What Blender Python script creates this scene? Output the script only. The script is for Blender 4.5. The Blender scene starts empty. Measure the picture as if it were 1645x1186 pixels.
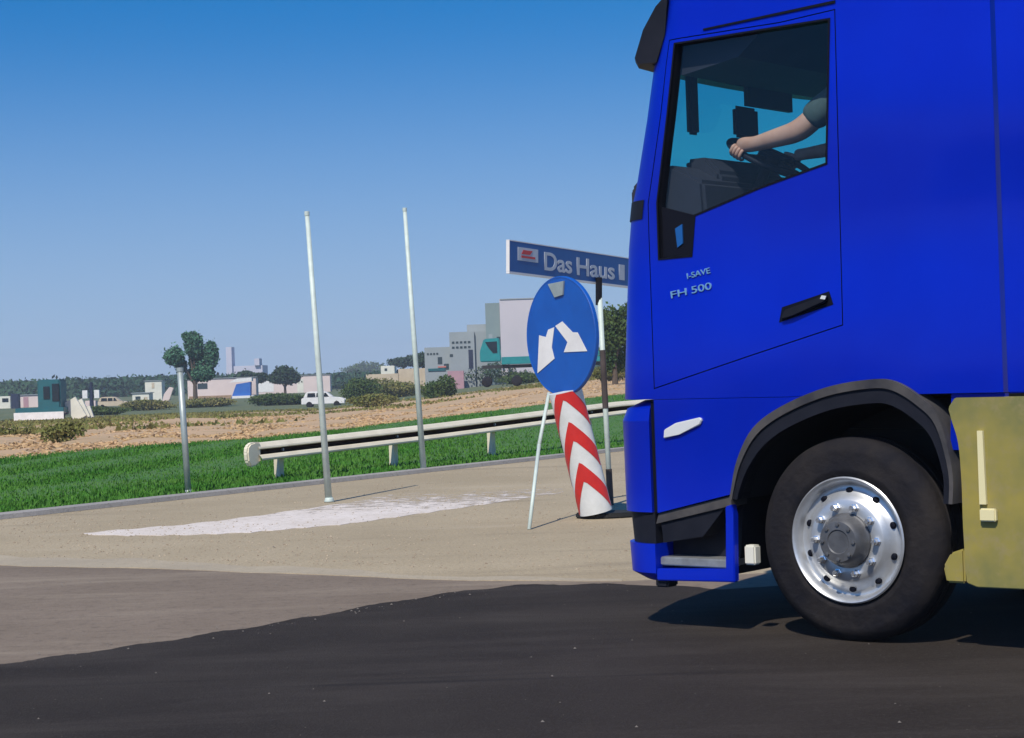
import bpy, bmesh, math, random
import numpy as np
from mathutils import Vector, Matrix
random.seed(7); RNG = np.random.default_rng(7)
SC = bpy.context.scene
COL = SC.collection
PI = math.pi
# ------------------------------------------------------------------ camera, sky, sun, exposure
CAM_H, FPX, ROLL = 1.40, 3000.0, math.radians(2)
cam_d = bpy.data.cameras.new('camera'); cam_d.sensor_width = 36; cam_d.lens = 36*FPX/1645
cam_d.clip_start = 0.1; cam_d.clip_end = 6000
cam = bpy.data.objects.new('camera', cam_d); COL.objects.link(cam)
cam.location = (0, 0, CAM_H); cam.rotation_euler = (PI/2, ROLL, 0)
SC.camera = cam
SUN_EL, SUN_AZ = math.radians(50), math.radians(201)      # azimuth clockwise from +Y: sun behind the camera on the left
w = bpy.data.worlds.new('World'); SC.world = w; w.use_nodes = True
nt = w.node_tree; nt.nodes.clear()
o_ = nt.nodes.new('ShaderNodeOutputWorld'); bg = nt.nodes.new('ShaderNodeBackground')
sky = nt.nodes.new('ShaderNodeTexSky'); sky.sky_type = 'NISHITA'; sky.sun_disc = False
sky.sun_elevation = SUN_EL; sky.sun_rotation = SUN_AZ
sky.air_density = 1.0; sky.dust_density = 0.5; sky.ozone_density = 3.5; sky.altitude = 100
tc = nt.nodes.new('ShaderNodeTexCoord'); mp = nt.nodes.new('ShaderNodeMapping'); mp.inputs['Scale'].default_value = (1, 1, 0.9); mp.inputs['Location'].default_value = (0, 0, 0.22)
hs = nt.nodes.new('ShaderNodeHueSaturation'); hs.inputs['Saturation'].default_value = 1.42
nt.links.new(tc.outputs['Generated'], mp.inputs['Vector']); nt.links.new(mp.outputs[0], sky.inputs['Vector'])
nt.links.new(sky.outputs[0], hs.inputs['Color']); 
sep = nt.nodes.new('ShaderNodeSeparateXYZ'); hz = nt.nodes.new('ShaderNodeMapRange'); hz.interpolation_type = 'SMOOTHSTEP'      # pale summer haze low in the sky, all round the horizon
hz.inputs['From Min'].default_value = -.03; hz.inputs['From Max'].default_value = .205; hz.inputs['To Min'].default_value = 1.0; hz.inputs['To Max'].default_value = 0.0
hm = nt.nodes.new('ShaderNodeMix'); hm.data_type = 'RGBA'; hm.inputs[7].default_value = (2.40, 3.32, 4.5, 1)
nt.links.new(tc.outputs['Generated'], sep.inputs[0]); nt.links.new(sep.outputs[2], hz.inputs[0]); nt.links.new(hz.outputs[0], hm.inputs[0])
nt.links.new(hs.outputs[0], hm.inputs[6]); nt.links.new(hm.outputs[2], bg.inputs['Color']); nt.links.new(bg.outputs[0], o_.inputs['Surface'])
bg.inputs['Strength'].default_value = 0.15
sd = bpy.data.lights.new('sun', 'SUN'); sd.energy = 4.6; sd.angle = math.radians(0.5); sd.color = (1, 0.94, 0.83)
so = bpy.data.objects.new('sun', sd); COL.objects.link(so)
sdir = Vector((math.sin(SUN_AZ)*math.cos(SUN_EL), math.cos(SUN_AZ)*math.cos(SUN_EL), math.sin(SUN_EL)))
so.rotation_euler = sdir.to_track_quat('Z', 'Y').to_euler(); so.location = (-10, -10, 20)
SC.view_settings.view_transform = 'Standard'; SC.view_settings.look = 'None'
SC.view_settings.exposure = 0; SC.view_settings.gamma = 1; SC.view_settings.use_curve_mapping = False
SC.render.engine = 'CYCLES'; SC.cycles.max_bounces = 8; SC.cycles.transparent_max_bounces = 16; SC.cycles.use_denoising = True

# ------------------------------------------------------------------ measuring helpers (photo pixel + real distance -> point in the place)
_R = Vector((math.cos(ROLL), 0, -math.sin(ROLL))); _U = Vector((math.sin(ROLL), 0, math.cos(ROLL)))
def ray(px, py): return Vector((0, 1, 0)) + _R*((px-822.5)/FPX) - _U*((py-593)/FPX)
def at(px, py, Y): return Vector((0, 0, CAM_H)) + ray(px, py)*Y
def gnd(px, py, z=0):
    d = ray(px, py); return Vector((0, 0, CAM_H)) + d*((z-CAM_H)/d.z)
def H(x, y):                                               # height of the land: falls away on the left, rises on the right
    if y < 40: return 0.0
    t = x/y; r = min((y-40)/150, 1.0)
    zf = np.interp(t, [-.6, -.1, .0, .05, .6], [-2, -2, -.45, .5, .9])
    return float(zf*r)
def land(px, py):                                          # where the line of sight meets the land
    d = ray(px, py); Y = 20.0
    while Y < 900:
        p = Vector((0, 0, CAM_H)) + d*Y
        if p.z <= H(p.x, p.y): return Vector((p.x, p.y, H(p.x, p.y)))
        Y += .5
    p = Vector((0, 0, CAM_H)) + d*Y; return Vector((p.x, p.y, H(p.x, p.y)))

# ------------------------------------------------------------------ materials
def mat(name, c, rough=.6, metal=0, c2=None, scale=5, detail=4, bump=0, bscale=40, coat=0, spec=.5, stretch=(1, 1, 1), lo=.35, hi=.65):
    m = bpy.data.materials.new(name); m.use_nodes = True; t = m.node_tree; b = t.nodes['Principled BSDF']
    b.inputs['Base Color'].default_value = (*c, 1); b.inputs['Roughness'].default_value = rough; b.inputs['Metallic'].default_value = metal
    b.inputs['Coat Weight'].default_value = coat; b.inputs['Coat Roughness'].default_value = .06; b.inputs['Specular IOR Level'].default_value = spec
    if c2 or bump:
        co = t.nodes.new('ShaderNodeTexCoord'); mpp = t.nodes.new('ShaderNodeMapping'); mpp.inputs['Scale'].default_value = stretch
        t.links.new(co.outputs['Object'], mpp.inputs['Vector'])
    if c2:
        n = t.nodes.new('ShaderNodeTexNoise'); n.inputs['Scale'].default_value = scale; n.inputs['Detail'].default_value = detail; n.inputs['Roughness'].default_value = .65
        r = t.nodes.new('ShaderNodeValToRGB'); r.color_ramp.elements[0].position = lo; r.color_ramp.elements[1].position = hi
        r.color_ramp.elements[0].color = (*c, 1); r.color_ramp.elements[1].color = (*c2, 1)
        t.links.new(mpp.outputs[0], n.inputs['Vector']); t.links.new(n.outputs['Fac'], r.inputs[0]); t.links.new(r.outputs[0], b.inputs['Base Color'])
    if bump:
        n2 = t.nodes.new('ShaderNodeTexNoise'); n2.inputs['Scale'].default_value = bscale; n2.inputs['Detail'].default_value = 5
        bp = t.nodes.new('ShaderNodeBump'); bp.inputs['Strength'].default_value = bump; bp.inputs['Distance'].default_value = .02
        t.links.new(mpp.outputs[0], n2.inputs['Vector']); t.links.new(n2.outputs['Fac'], bp.inputs['Height']); t.links.new(bp.outputs[0], b.inputs['Normal'])
    return m
def two_scale(name, ca, cb, cc, s1, s2, rough, bump=.3, bscale=60, stretch=(1, 1, 1)):
    """broad patches (ca..cb) speckled with fine grain (cc)"""
    m = mat(name, ca, rough, c2=cb, scale=s1, bump=bump, bscale=bscale, stretch=stretch); t = m.node_tree; b = t.nodes['Principled BSDF']
    src = b.inputs['Base Color'].links[0].from_socket; vec = [n for n in t.nodes if n.type == 'MAPPING'][0].outputs[0]
    n = t.nodes.new('ShaderNodeTexNoise'); n.inputs['Scale'].default_value = s2; n.inputs['Detail'].default_value = 6; n.inputs['Roughness'].default_value = .8
    r = t.nodes.new('ShaderNodeValToRGB'); r.color_ramp.elements[0].position = .5; r.color_ramp.elements[1].position = .72
    mx = t.nodes.new('ShaderNodeMix'); mx.data_type = 'RGBA'
    t.links.new(vec, n.inputs['Vector']); t.links.new(n.outputs['Fac'], r.inputs[0]); t.links.new(r.outputs[0], mx.inputs[0])
    t.links.new(src, mx.inputs[6]); mx.inputs[7].default_value = (*cc, 1); t.links.new(mx.outputs[2], b.inputs['Base Color'])
    return m
def glass(name, tint, refl=.08, rough=.02):
    m = bpy.data.materials.new(name); m.use_nodes = True; t = m.node_tree; t.nodes.clear()
    o = t.nodes.new('ShaderNodeOutputMaterial'); tr = t.nodes.new('ShaderNodeBsdfTransparent'); gl = t.nodes.new('ShaderNodeBsdfGlossy')
    gl.inputs['Roughness'].default_value = rough; tr.inputs['Color'].default_value = (*tint, 1); gl.inputs['Color'].default_value = (.9, .95, 1, 1)
    mx = t.nodes.new('ShaderNodeMixShader'); fr = t.nodes.new('ShaderNodeLayerWeight'); fr.inputs['Blend'].default_value = .5
    pw = t.nodes.new('ShaderNodeMath'); pw.operation = 'POWER'; pw.inputs[1].default_value = 4
    ml = t.nodes.new('ShaderNodeMath'); ml.operation = 'MULTIPLY_ADD'; ml.inputs[1].default_value = .6; ml.inputs[2].default_value = refl
    t.links.new(fr.outputs['Facing'], pw.inputs[0]); t.links.new(pw.outputs[0], ml.inputs[0])
    t.links.new(ml.outputs[0], mx.inputs[0]); t.links.new(tr.outputs[0], mx.inputs[1]); t.links.new(gl.outputs[0], mx.inputs[2])
    t.links.new(mx.outputs[0], o.inputs['Surface']); return m
M = {}
M['apron'] = two_scale('dusty_pavement', (.335, .265, .165), (.405, .325, .21), (.20, .155, .10), .35, 26, .9, .5, 45)
M['oldroad'] = two_scale('worn_asphalt', (.175, .135, .10), (.215, .168, .127), (.12, .093, .072), .5, 12, .85, .3, 40)
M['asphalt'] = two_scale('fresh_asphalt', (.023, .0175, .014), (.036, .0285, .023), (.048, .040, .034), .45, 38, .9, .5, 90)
M['dust'] = two_scale('pale_road_dust', (.40, .33, .23), (.34, .28, .20), (.28, .23, .16), 1.2, 14, .95)
M['paint_line'] = two_scale('worn_road_paint', (.70, .62, .56), (.62, .54, .47), (.40, .33, .24), 1.1, 11, .8)
M['kerb'] = two_scale('concrete_edge', (.27, .25, .23), (.34, .31, .28), (.18, .165, .15), .8, 15, .9)
M['grass'] = two_scale('green_turf', (.040, .125, .018), (.065, .155, .026), (.11, .145, .038), .55, 6, .95, .6, 12)
M['blade'] = mat('grass_blades', (.036, .145, .014), .8, c2=(.080, .19, .028), scale=.9, spec=.2)
M['field'] = two_scale('dry_field', (.50, .33, .19), (.43, .29, .16), (.26, .215, .09), .09, .6, .95, .5, 3, stretch=(.5, 1.6, 1))
M['dryblade'] = mat('dry_grass', (.52, .35, .20), .9, c2=(.44, .31, .16), scale=.16, spec=.2)
M['scrub'] = mat('olive_scrub', (.10, .125, .03), .9, c2=(.22, .19, .065), scale=.8, spec=.2)
M['bush'] = mat('bush_leaves', (.035, .075, .022), .85, c2=(.085, .12, .03), scale=.9, spec=.2)
M['darkbush'] = mat('dark_leaves', (.020, .045, .025), .85, c2=(.04, .075, .035), scale=.5, spec=.2)
M['tree'] = mat('tree_leaves', (.026, .095, .05), .85, c2=(.085, .19, .11), scale=.45, spec=.2)
M['wood'] = mat('far_wood_leaves', (.022, .062, .034), .9, c2=(.045, .09, .045), scale=.03, spec=.15)
M['bark'] = mat('bark', (.09, .065, .045), .9)
M['steel'] = mat('galvanised_steel', (.42, .46, .44), .45, .35, c2=(.30, .34, .33), scale=4)
M['mint'] = mat('pale_green_steel', (.56, .64, .58), .5, 0, c2=(.44, .50, .46), scale=5)
M['blackpost'] = mat('dark_post', (.035, .025, .022), .6, c2=(.07, .05, .045), scale=4)
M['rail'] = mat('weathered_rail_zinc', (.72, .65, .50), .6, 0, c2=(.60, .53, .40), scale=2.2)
M['letter'] = mat('faded_lettering', (.50, .53, .58), .5, c2=(.42, .46, .52), scale=9)
M['valley_shade'] = mat('brown_valley_shade', (.045, .028, .018), .95, c2=(.075, .045, .028), scale=3, spec=.1)  # dark brown painted in as the shade of the rail valley
M['white'] = mat('white_paint', (.74, .72, .70), .5, c2=(.64, .62, .60), scale=3)
M['refl_white'] = mat('white_reflective_sheet', (.68, .69, .68), .45, c2=(.58, .59, .57), scale=6)
M['red'] = mat('red_reflective_sheet', (.58, .025, .022), .4, c2=(.48, .02, .02), scale=6)
M['sign_blue'] = mat('sign_blue', (.003, .085, .40), .45, c2=(.003, .07, .34), scale=3)
M['sign_navy'] = mat('sign_navy', (.003, .075, .27), .45, c2=(.004, .085, .30), scale=4)
M['sign_back'] = mat('sign_back_grey', (.32, .33, .34), .5)
M['blue'] = mat('blue_truck_paint', (.0, .017, .46), .46, .30, c2=(.0, .021, .50), scale=1.2, coat=.28, spec=.12)
pt_ = M['blue'].node_tree; pb_ = pt_.nodes['Principled BSDF']; pb_.inputs['Coat Roughness'].default_value = .12
co_ = pt_.nodes.new('ShaderNodeTexCoord'); sp_ = pt_.nodes.new('ShaderNodeSeparateXYZ'); sn_ = pt_.nodes.new('ShaderNodeMath'); sn_.operation = 'MULTIPLY_ADD'; sn_.inputs[1].default_value = 5.2; sn_.inputs[2].default_value = .6
si_ = pt_.nodes.new('ShaderNodeMath'); si_.operation = 'SINE'; nz_ = pt_.nodes.new('ShaderNodeTexNoise'); nz_.inputs['Scale'].default_value = 1.1; nz_.inputs['Detail'].default_value = 1
ad_ = pt_.nodes.new('ShaderNodeMath'); ad_.operation = 'MULTIPLY_ADD'; ad_.inputs[1].default_value = 2.2; bp_ = pt_.nodes.new('ShaderNodeBump'); bp_.inputs['Distance'].default_value = .022; bp_.inputs['Strength'].default_value = .9      # pressed panels: shoulders and hollows
pt_.links.new(co_.outputs['Object'], sp_.inputs[0]); pt_.links.new(sp_.outputs[2], sn_.inputs[0]); pt_.links.new(sn_.outputs[0], si_.inputs[0]); pt_.links.new(co_.outputs['Object'], nz_.inputs['Vector'])
pt_.links.new(nz_.outputs['Fac'], ad_.inputs[0]); pt_.links.new(si_.outputs[0], ad_.inputs[2]); pt_.links.new(ad_.outputs[0], bp_.inputs['Height']); pt_.links.new(bp_.outputs[0], pb_.inputs['Normal']); pt_.links.new(bp_.outputs[0], pb_.inputs['Coat Normal'])
M['black'] = mat('black_plastic', (.007, .008, .014), .6, c2=(.012, .013, .02), scale=8, spec=.2)
M['gap'] = mat('dark_rubber', (.004, .005, .011), .7, spec=.12)
M['grey_plastic'] = mat('dusty_grey_plastic', (.032, .032, .038), .7, c2=(.085, .078, .075), scale=3.5, spec=.2)
M['tyre'] = mat('dusty_tyre', (.009, .009, .013), .85, c2=(.022, .019, .019), scale=4, bump=.3, bscale=30, spec=.15)
M['alu'] = mat('polished_aluminium', (.62, .63, .64), .40, .7, c2=(.50, .50, .50), scale=7)
M['chrome'] = mat('bright_nut_metal', (.85, .85, .85), .2, .9)
M['hub'] = mat('dark_hub_metal', (.16, .16, .165), .45, .5, c2=(.10, .10, .105), scale=8)
M['tread'] = mat('ribbed_step_metal', (.42, .43, .43), .4, .6, c2=(.3, .3, .3), scale=9)
M['lamp'] = mat('silver_badge', (.72, .72, .70), .3, .2)
M['badge'] = mat('brushed_badge_metal', (.17, .36, .56), .35, .3)
M['yellow'] = two_scale('yellow_reflection', (.31, .25, .05), (.17, .165, .055), (.27, .22, .10), 2.2, 7, .55, .1, 6)  # mottled yellow of the windscreen reflection, put on the added panels
M['cream'] = mat('cream_reflection', (.72, .64, .36), .4)
M['olive'] = mat('dusty_olive_paint', (.15, .14, .05), .6, c2=(.20, .17, .06), scale=2.5)
M['chassis'] = mat('chassis_black', (.014, .014, .015), .6)
M['interior'] = mat('cab_trim_charcoal', (.012, .014, .024), .75, c2=(.018, .02, .032), scale=6)
M['fabric'] = mat('seat_fabric', (.018, .02, .03), .95, c2=(.03, .032, .042), scale=20)
M['skin'] = mat('skin', (.52, .29, .20), .55, c2=(.58, .35, .25), scale=9)
M['shirt'] = mat('grey_green_cloth', (.05, .085, .08), .9, c2=(.07, .105, .10), scale=14)
M['trousers'] = mat('dark_denim', (.018, .022, .035), .9, c2=(.028, .032, .05), scale=14)
M['hair'] = mat('dark_hair', (.015, .011, .009), .7)
M['clear'] = glass('side_window_glass', (.80, .86, .90), .035)
M['windscreen'] = glass('teal_tinted_windscreen', (.09, .70, .66), .03)
M['dglass'] = mat('dark_vehicle_glass', (.006, .012, .018), .12, spec=.6)
M['teal'] = mat('teal_paint', (.006, .22, .23), .45, c2=(.008, .17, .19), scale=1.5)
M['deepteal'] = mat('deep_teal_paint', (.006, .10, .12), .5, c2=(.008, .085, .10), scale=1.5)
M['gwall'] = mat('grey_cladding', (.27, .30, .31), .7, c2=(.23, .26, .27), scale=.2)
M['ggreen'] = mat('grey_green_cladding', (.19, .25, .25), .7, c2=(.165, .215, .22), scale=.2)
M['lwall'] = mat('pale_lilac_cladding', (.50, .46, .49), .7, c2=(.45, .42, .45), scale=.15)
M['pwall'] = mat('pale_pink_sheet', (.66, .54, .50), .7, c2=(.58, .48, .45), scale=.3)
M['beige'] = mat('beige_paint', (.52, .43, .31), .6, c2=(.44, .36, .26), scale=1)
M['offwhite'] = mat('offwhite_paint', (.68, .66, .56), .6, c2=(.58, .57, .49), scale=1)
M['pink'] = mat('faded_pink_sheet', (.42, .24, .26), .8, c2=(.34, .20, .24), scale=1)
M['navy'] = mat('navy_paint', (.012, .018, .045), .5)
M['tarp'] = mat('blue_tarpaulin', (.008, .09, .40), .55, c2=(.01, .12, .42), scale=1.2)
M['redband'] = mat('faded_red_paint', (.45, .16, .14), .6)
M['window_dark'] = mat('dark_window', (.03, .045, .05), .25)
M['rubble'] = mat('rubble_brown', (.24, .15, .08), .95, c2=(.34, .23, .14), scale=1.5)
M['rubber'] = mat('rubber_base', (.012, .012, .012), .85)
M['pebble'] = mat('pale_pebble', (.13, .115, .10), .9)

def wear(m, col, ang, sx, sy, lo, hi):
    t = m.node_tree; b = t.nodes['Principled BSDF']; src = b.inputs['Base Color'].links[0].from_socket
    co = t.nodes.new('ShaderNodeTexCoord'); mp_ = t.nodes.new('ShaderNodeMapping'); mp_.inputs['Rotation'].default_value = (0, 0, ang); mp_.inputs['Scale'].default_value = (sx, sy, 1)
    n = t.nodes.new('ShaderNodeTexNoise'); n.inputs['Scale'].default_value = 1; n.inputs['Detail'].default_value = 7; n.inputs['Roughness'].default_value = .7; n.inputs['Distortion'].default_value = .4
    r = t.nodes.new('ShaderNodeMapRange'); r.inputs['From Min'].default_value = lo; r.inputs['From Max'].default_value = hi; mx = t.nodes.new('ShaderNodeMix'); mx.data_type = 'RGBA'
    t.links.new(co.outputs['Object'], mp_.inputs['Vector']); t.links.new(mp_.outputs[0], n.inputs['Vector']); t.links.new(n.outputs['Fac'], r.inputs[0]); t.links.new(r.outputs[0], mx.inputs[0])
    t.links.new(src, mx.inputs[6]); mx.inputs[7].default_value = (*col, 1); t.links.new(mx.outputs[2], b.inputs['Base Color'])
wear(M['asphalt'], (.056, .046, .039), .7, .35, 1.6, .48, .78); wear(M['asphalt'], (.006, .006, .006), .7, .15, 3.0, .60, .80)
wear(M['oldroad'], (.29, .235, .175), .55, .3, 1.4, .50, .78); wear(M['oldroad'], (.09, .072, .058), .5, .12, 2.2, .60, .85)
wear(M['apron'], (.17, .135, .088), -.5, .22, 1.1, .55, .85); wear(M['apron'], (.42, .345, .24), -.5, .35, 1.3, .56, .85)
for k_ in ('asphalt', 'oldroad'): M[k_].node_tree.nodes['Principled BSDF'].inputs['Specular IOR Level'].default_value = .15

# ------------------------------------------------------------------ mesh helpers
def link(name, me, m=None, parent=None, smooth=False):
    o = bpy.data.objects.new(name, me); COL.objects.link(o)
    if m is not None and not me.materials: me.materials.append(m)
    if parent: o.parent = parent
    if smooth: me.polygons.foreach_set('use_smooth', [True]*len(me.polygons))
    return o
def obj(name, bm, m, parent=None, smooth=False, bevel=0):
    if bevel: bmesh.ops.bevel(bm, geom=bm.edges[:], offset=bevel, segments=2, affect='EDGES', clamp_overlap=True)
    bmesh.ops.recalc_face_normals(bm, faces=bm.faces[:])
    me = bpy.data.meshes.new(name); bm.to_mesh(me); bm.free()
    o = link(name, me, m, parent, smooth)
    return o
def tag(o, label=None, cat=None, group=None, kind=None):
    if label: o['label'] = label
    if cat: o['category'] = cat
    if group: o['group'] = group
    if kind: o['kind'] = kind
    return o
def empty(name, loc, label, cat, group=None, rz=0):
    o = bpy.data.objects.new(name, None); COL.objects.link(o); o.location = loc; o.rotation_euler = (0, 0, rz); o.empty_display_size = .2
    return tag(o, label, cat, group)
def box(bm, a, b, M4=None):
    x0, y0, z0 = a; x1, y1, z1 = b
    vs = [bm.verts.new(p) for p in ((x0,y0,z0),(x1,y0,z0),(x1,y1,z0),(x0,y1,z0),(x0,y0,z1),(x1,y0,z1),(x1,y1,z1),(x0,y1,z1))]
    for f in ((0,3,2,1),(4,5,6,7),(0,1,5,4),(1,2,6,5),(2,3,7,6),(3,0,4,7)): bm.faces.new([vs[i] for i in f])
    if M4 is not None: bmesh.ops.transform(bm, matrix=M4, verts=vs)
    return vs
def boxo(name, a, b, m, parent=None, bevel=0):
    bm = bmesh.new(); box(bm, a, b); return obj(name, bm, m, parent, bevel=bevel)
def prism(bm, pts, d0, d1, fn):
    """polygon pts (u,v) extruded between depths d0 and d1; fn(u,v,d) -> xyz"""
    A_ = [bm.verts.new(fn(u, v, d0)) for u, v in pts]; B_ = [bm.verts.new(fn(u, v, d1)) for u, v in pts]
    n = len(pts); bm.faces.new(A_); bm.faces.new(B_[::-1])
    for i in range(n): bm.faces.new((A_[i], B_[i], B_[(i+1) % n], A_[(i+1) % n]))
def lathe(bm, prof, axis_fn, n=48, close=False):
    """prof [(r, h)]; axis_fn(r, ang, h) -> xyz"""
    rings = []
    for r, h in prof:
        if r < 1e-6: rings.append([bm.verts.new(axis_fn(0, 0, h))])
        else: rings.append([bm.verts.new(axis_fn(r, 2*PI*k/n, h)) for k in range(n)])
    pairs = list(zip(rings[:-1], rings[1:]))
    if close: pairs.append((rings[-1], rings[0]))
    for A_, B_ in pairs:
        if len(A_) == 1 and len(B_) == 1: continue
        for k in range(n):
            k2 = (k+1) % n
            if len(A_) == 1: bm.faces.new((A_[0], B_[k], B_[k2]))
            elif len(B_) == 1: bm.faces.new((A_[k], B_[0], A_[k2]))
            else: bm.faces.new((A_[k], B_[k], B_[k2], A_[k2]))
def tube(bm, p, q, r0, r1=None, n=10, cap=True):
    p, q = Vector(p), Vector(q); r1 = r0 if r1 is None else r1
    d = (q-p).normalized(); a = d.orthogonal().normalized(); b = d.cross(a)
    A_ = [bm.verts.new(p+(a*math.cos(2*PI*k/n)+b*math.sin(2*PI*k/n))*r0) for k in range(n)]
    B_ = [bm.verts.new(q+(a*math.cos(2*PI*k/n)+b*math.sin(2*PI*k/n))*r1) for k in range(n)]
    for k in range(n): bm.faces.new((A_[k], A_[(k+1) % n], B_[(k+1) % n], B_[k]))
    if cap: bm.faces.new(A_[::-1]); bm.faces.new(B_)
def arc_tube(bm, pts, r, n=8):
    for a, b in zip(pts[:-1], pts[1:]): tube(bm, a, b, r, n=n)
def grid_mesh(name, rows, m, parent=None, smooth=True):
    nr, nc = len(rows), len(rows[0]); v = [tuple(p) for r in rows for p in r]
    f = [(i*nc+j, i*nc+j+1, (i+1)*nc+j+1, (i+1)*nc+j) for i in range(nr-1) for j in range(nc-1)]
    me = bpy.data.meshes.new(name); me.from_pydata(v, [], f); me.update()
    return link(name, me, m, parent, smooth)
def poly_sheet(name, pts, z, m):
    bm = bmesh.new(); vs = [bm.verts.new((x, y, z)) for x, y in pts]; f = bm.faces.new(vs); ws = [bm.verts.new((x, y, -.02)) for x, y in pts]
    for i in range(len(vs)): bm.faces.new((vs[i-1], vs[i], ws[i], ws[i-1])); bmesh.ops.triangulate(bm, faces=[f])
    bmesh.ops.recalc_face_normals(bm, faces=bm.faces[:])
    if max(bm.faces, key=lambda q: abs(q.normal.z)*q.calc_area()).normal.z < 0: bmesh.ops.reverse_faces(bm, faces=bm.faces[:])
    me = bpy.data.meshes.new(name); bm.to_mesh(me); bm.free(); return tag(link(name, me, m), kind='structure')
def tri_cloud(name, P0, P1, P2, m, parent=None, quads=None):
    n = len(P0)
    if quads is None:
        v = np.stack([P0, P1, P2], 1).reshape(-1, 3); f = np.arange(3*n).reshape(-1, 3)
    else:
        v = np.stack([P0, P1, P2, quads], 1).reshape(-1, 3); f = np.arange(4*n).reshape(-1, 4)
    me = bpy.data.meshes.new(name); me.from_pydata(v.tolist(), [], f.tolist()); me.update()
    return link(name, me, m, parent)
def leaves(name, lobes, n, size, m, parent=None, shell=.55):
    """leaf clumps through the volume of ellipsoid lobes [(cx,cy,cz,rx,ry,rz)]"""
    w_ = np.array([l[3]*l[4]*l[5] for l in lobes]); w_ = w_**.67; w_ /= w_.sum()
    idx = RNG.choice(len(lobes), n, p=w_); L_ = np.array(lobes)[idx]
    d = RNG.normal(size=(n, 3)); d /= np.linalg.norm(d, axis=1, keepdims=True)
    rad = (shell+(1-shell)*RNG.random(n)**.7)*(1+.16*RNG.normal(size=n)*(RNG.random(n) < .35))
    c = L_[:, :3]+d*rad[:, None]*L_[:, 3:6]
    a = RNG.normal(size=(n, 3)); a /= np.linalg.norm(a, axis=1, keepdims=True)
    b = np.cross(a, RNG.normal(size=(n, 3))); b /= np.linalg.norm(b, axis=1, keepdims=True)
    s = size*(.5+RNG.random((n, 1)))
    return tri_cloud(name, c-a*s, c+b*s*.6, c+a*s, m, parent, quads=c-b*s*.6)
def lobes_in(cx, cy, z0, w, h, d, k, rs=.42):
    out = []
    for i in range(k):
        a = RNG.random()*2*PI; q = RNG.random()**.5
        out.append((cx+math.cos(a)*q*w*.33, cy+math.sin(a)*q*d*.33, z0+h*(.28+.45*RNG.random()), w*rs*(.6+.6*RNG.random()), d*rs*(.6+.6*RNG.random()), h*rs*(.6+.5*RNG.random())))
    out.append((cx, cy, z0+h*.4, w*.42, d*.42, h*.42))
    return out
def text_mesh(name, s, size, ext, m, M4, parent=None, width=None, bold=.004):
    cu = bpy.data.curves.new(name, 'FONT'); cu.body = s; cu.size = size; cu.extrude = ext; cu.offset = size*bold
    t = bpy.data.objects.new(name, cu); COL.objects.link(t); bpy.context.view_layer.update()
    me = bpy.data.meshes.new_from_object(t.evaluated_get(bpy.context.evaluated_depsgraph_get())); bpy.data.objects.remove(t)
    xs = [v.co.x for v in me.vertices]; sx = 1 if not width else width/(max(xs)-min(xs)); x0 = min(xs)
    for v in me.vertices: v.co.x = (v.co.x-x0)*sx
    me.transform(M4); me.materials.clear(); me.name = name
    return link(name, me, m, parent)

# ------------------------------------------------------------------ the land
def Y1(t): return min(19.34/(.685-t) if t < .66 else 99, 38)          # edge between apron and grass
def Y2(t): return float(np.interp(t, [-.6, -.274, -.14, -.04, .06, .6], [25, 35.6, 43, 61.8, 79, 82]))
T = np.linspace(-.62, .62, 156)
tag(poly_sheet('pavement', [(-90, -60), (90, -60), (90, 40), (-90, 40)], 0, M['apron']), kind='structure')
rows = []
for k in range(13):
    f = k/12; rows.append([(t*(Y1(t)*(1-f)+Y2(t)*f), Y1(t)*(1-f)+Y2(t)*f, H(t*(Y1(t)*(1-f)+Y2(t)*f), Y1(t)*(1-f)+Y2(t)*f)+.035*(k > 0)+.006+.02*math.sin(7*t*k)*(0 < k < 12)) for t in T])
tag(grid_mesh('grass_verge', rows, M['grass']), kind='structure')
fieldrow = lambda s: [(t*(Y2(t)+s), Y2(t)+s, H(t*(Y2(t)+s), Y2(t)+s)+.03+(.10*math.sin(t*90+s*.7)*math.sin(s*.31+t*17) if 0 < s < 125 else 0)) for t in T]
M['meadow'] = two_scale('rough_meadow', (.075, .105, .040), (.11, .125, .05), (.17, .15, .075), .03, .3, .95, .4, 2)
tag(grid_mesh('meadow', [fieldrow(s) for s in (125, 160, 200, 260, 340, 450, 700, 1000, 1400)], M['meadow']), kind='structure')
steps = [0, 2, 5, 9, 14, 20, 28, 38, 50, 65, 85, 105, 125]
rows = [fieldrow(s) for s in steps]
tag(grid_mesh('field', rows, M['field']), kind='structure')
def blades(name, n, ylo, yhi, hgt, wid, m, tlim=(-.34, .16), pw=1.0, clump=None):
    t = RNG.uniform(*tlim, n); u = RNG.random(n)**pw
    ya = np.array([ylo(x) for x in t]); yb = np.array([yhi(x) for x in t]); y = ya+(yb-ya)*u; x = t*y
    if clump:
        keep = (np.sin(x*clump)+np.sin(y*clump*.8+1.7*np.sin(x*clump*.4))+RNG.normal(size=n)*.6) > 0; x, y = x[keep], y[keep]; n = len(x)
    z = np.array([H(a, b) for a, b in zip(x, y)])+.02
    a = RNG.uniform(0, 2*PI, n); h = hgt*(.4+RNG.random(n)); dx, dy = np.cos(a)*wid, np.sin(a)*wid; lx, ly = RNG.normal(size=n)*hgt*.4, RNG.normal(size=n)*hgt*.4
    o = tri_cloud(name, np.stack([x-dx, y-dy, z], 1), np.stack([x+dx, y+dy, z], 1), np.stack([x+lx, y+ly, z+h], 1), m)
    return tag(o, kind='stuff')
tag(blades('grass', 90000, lambda t: Y1(t)+.06, lambda t: Y2(t)+.4, .055, .02, M['blade'], pw=1.1), 'short bright green grass along the road edge', 'grass')
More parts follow.
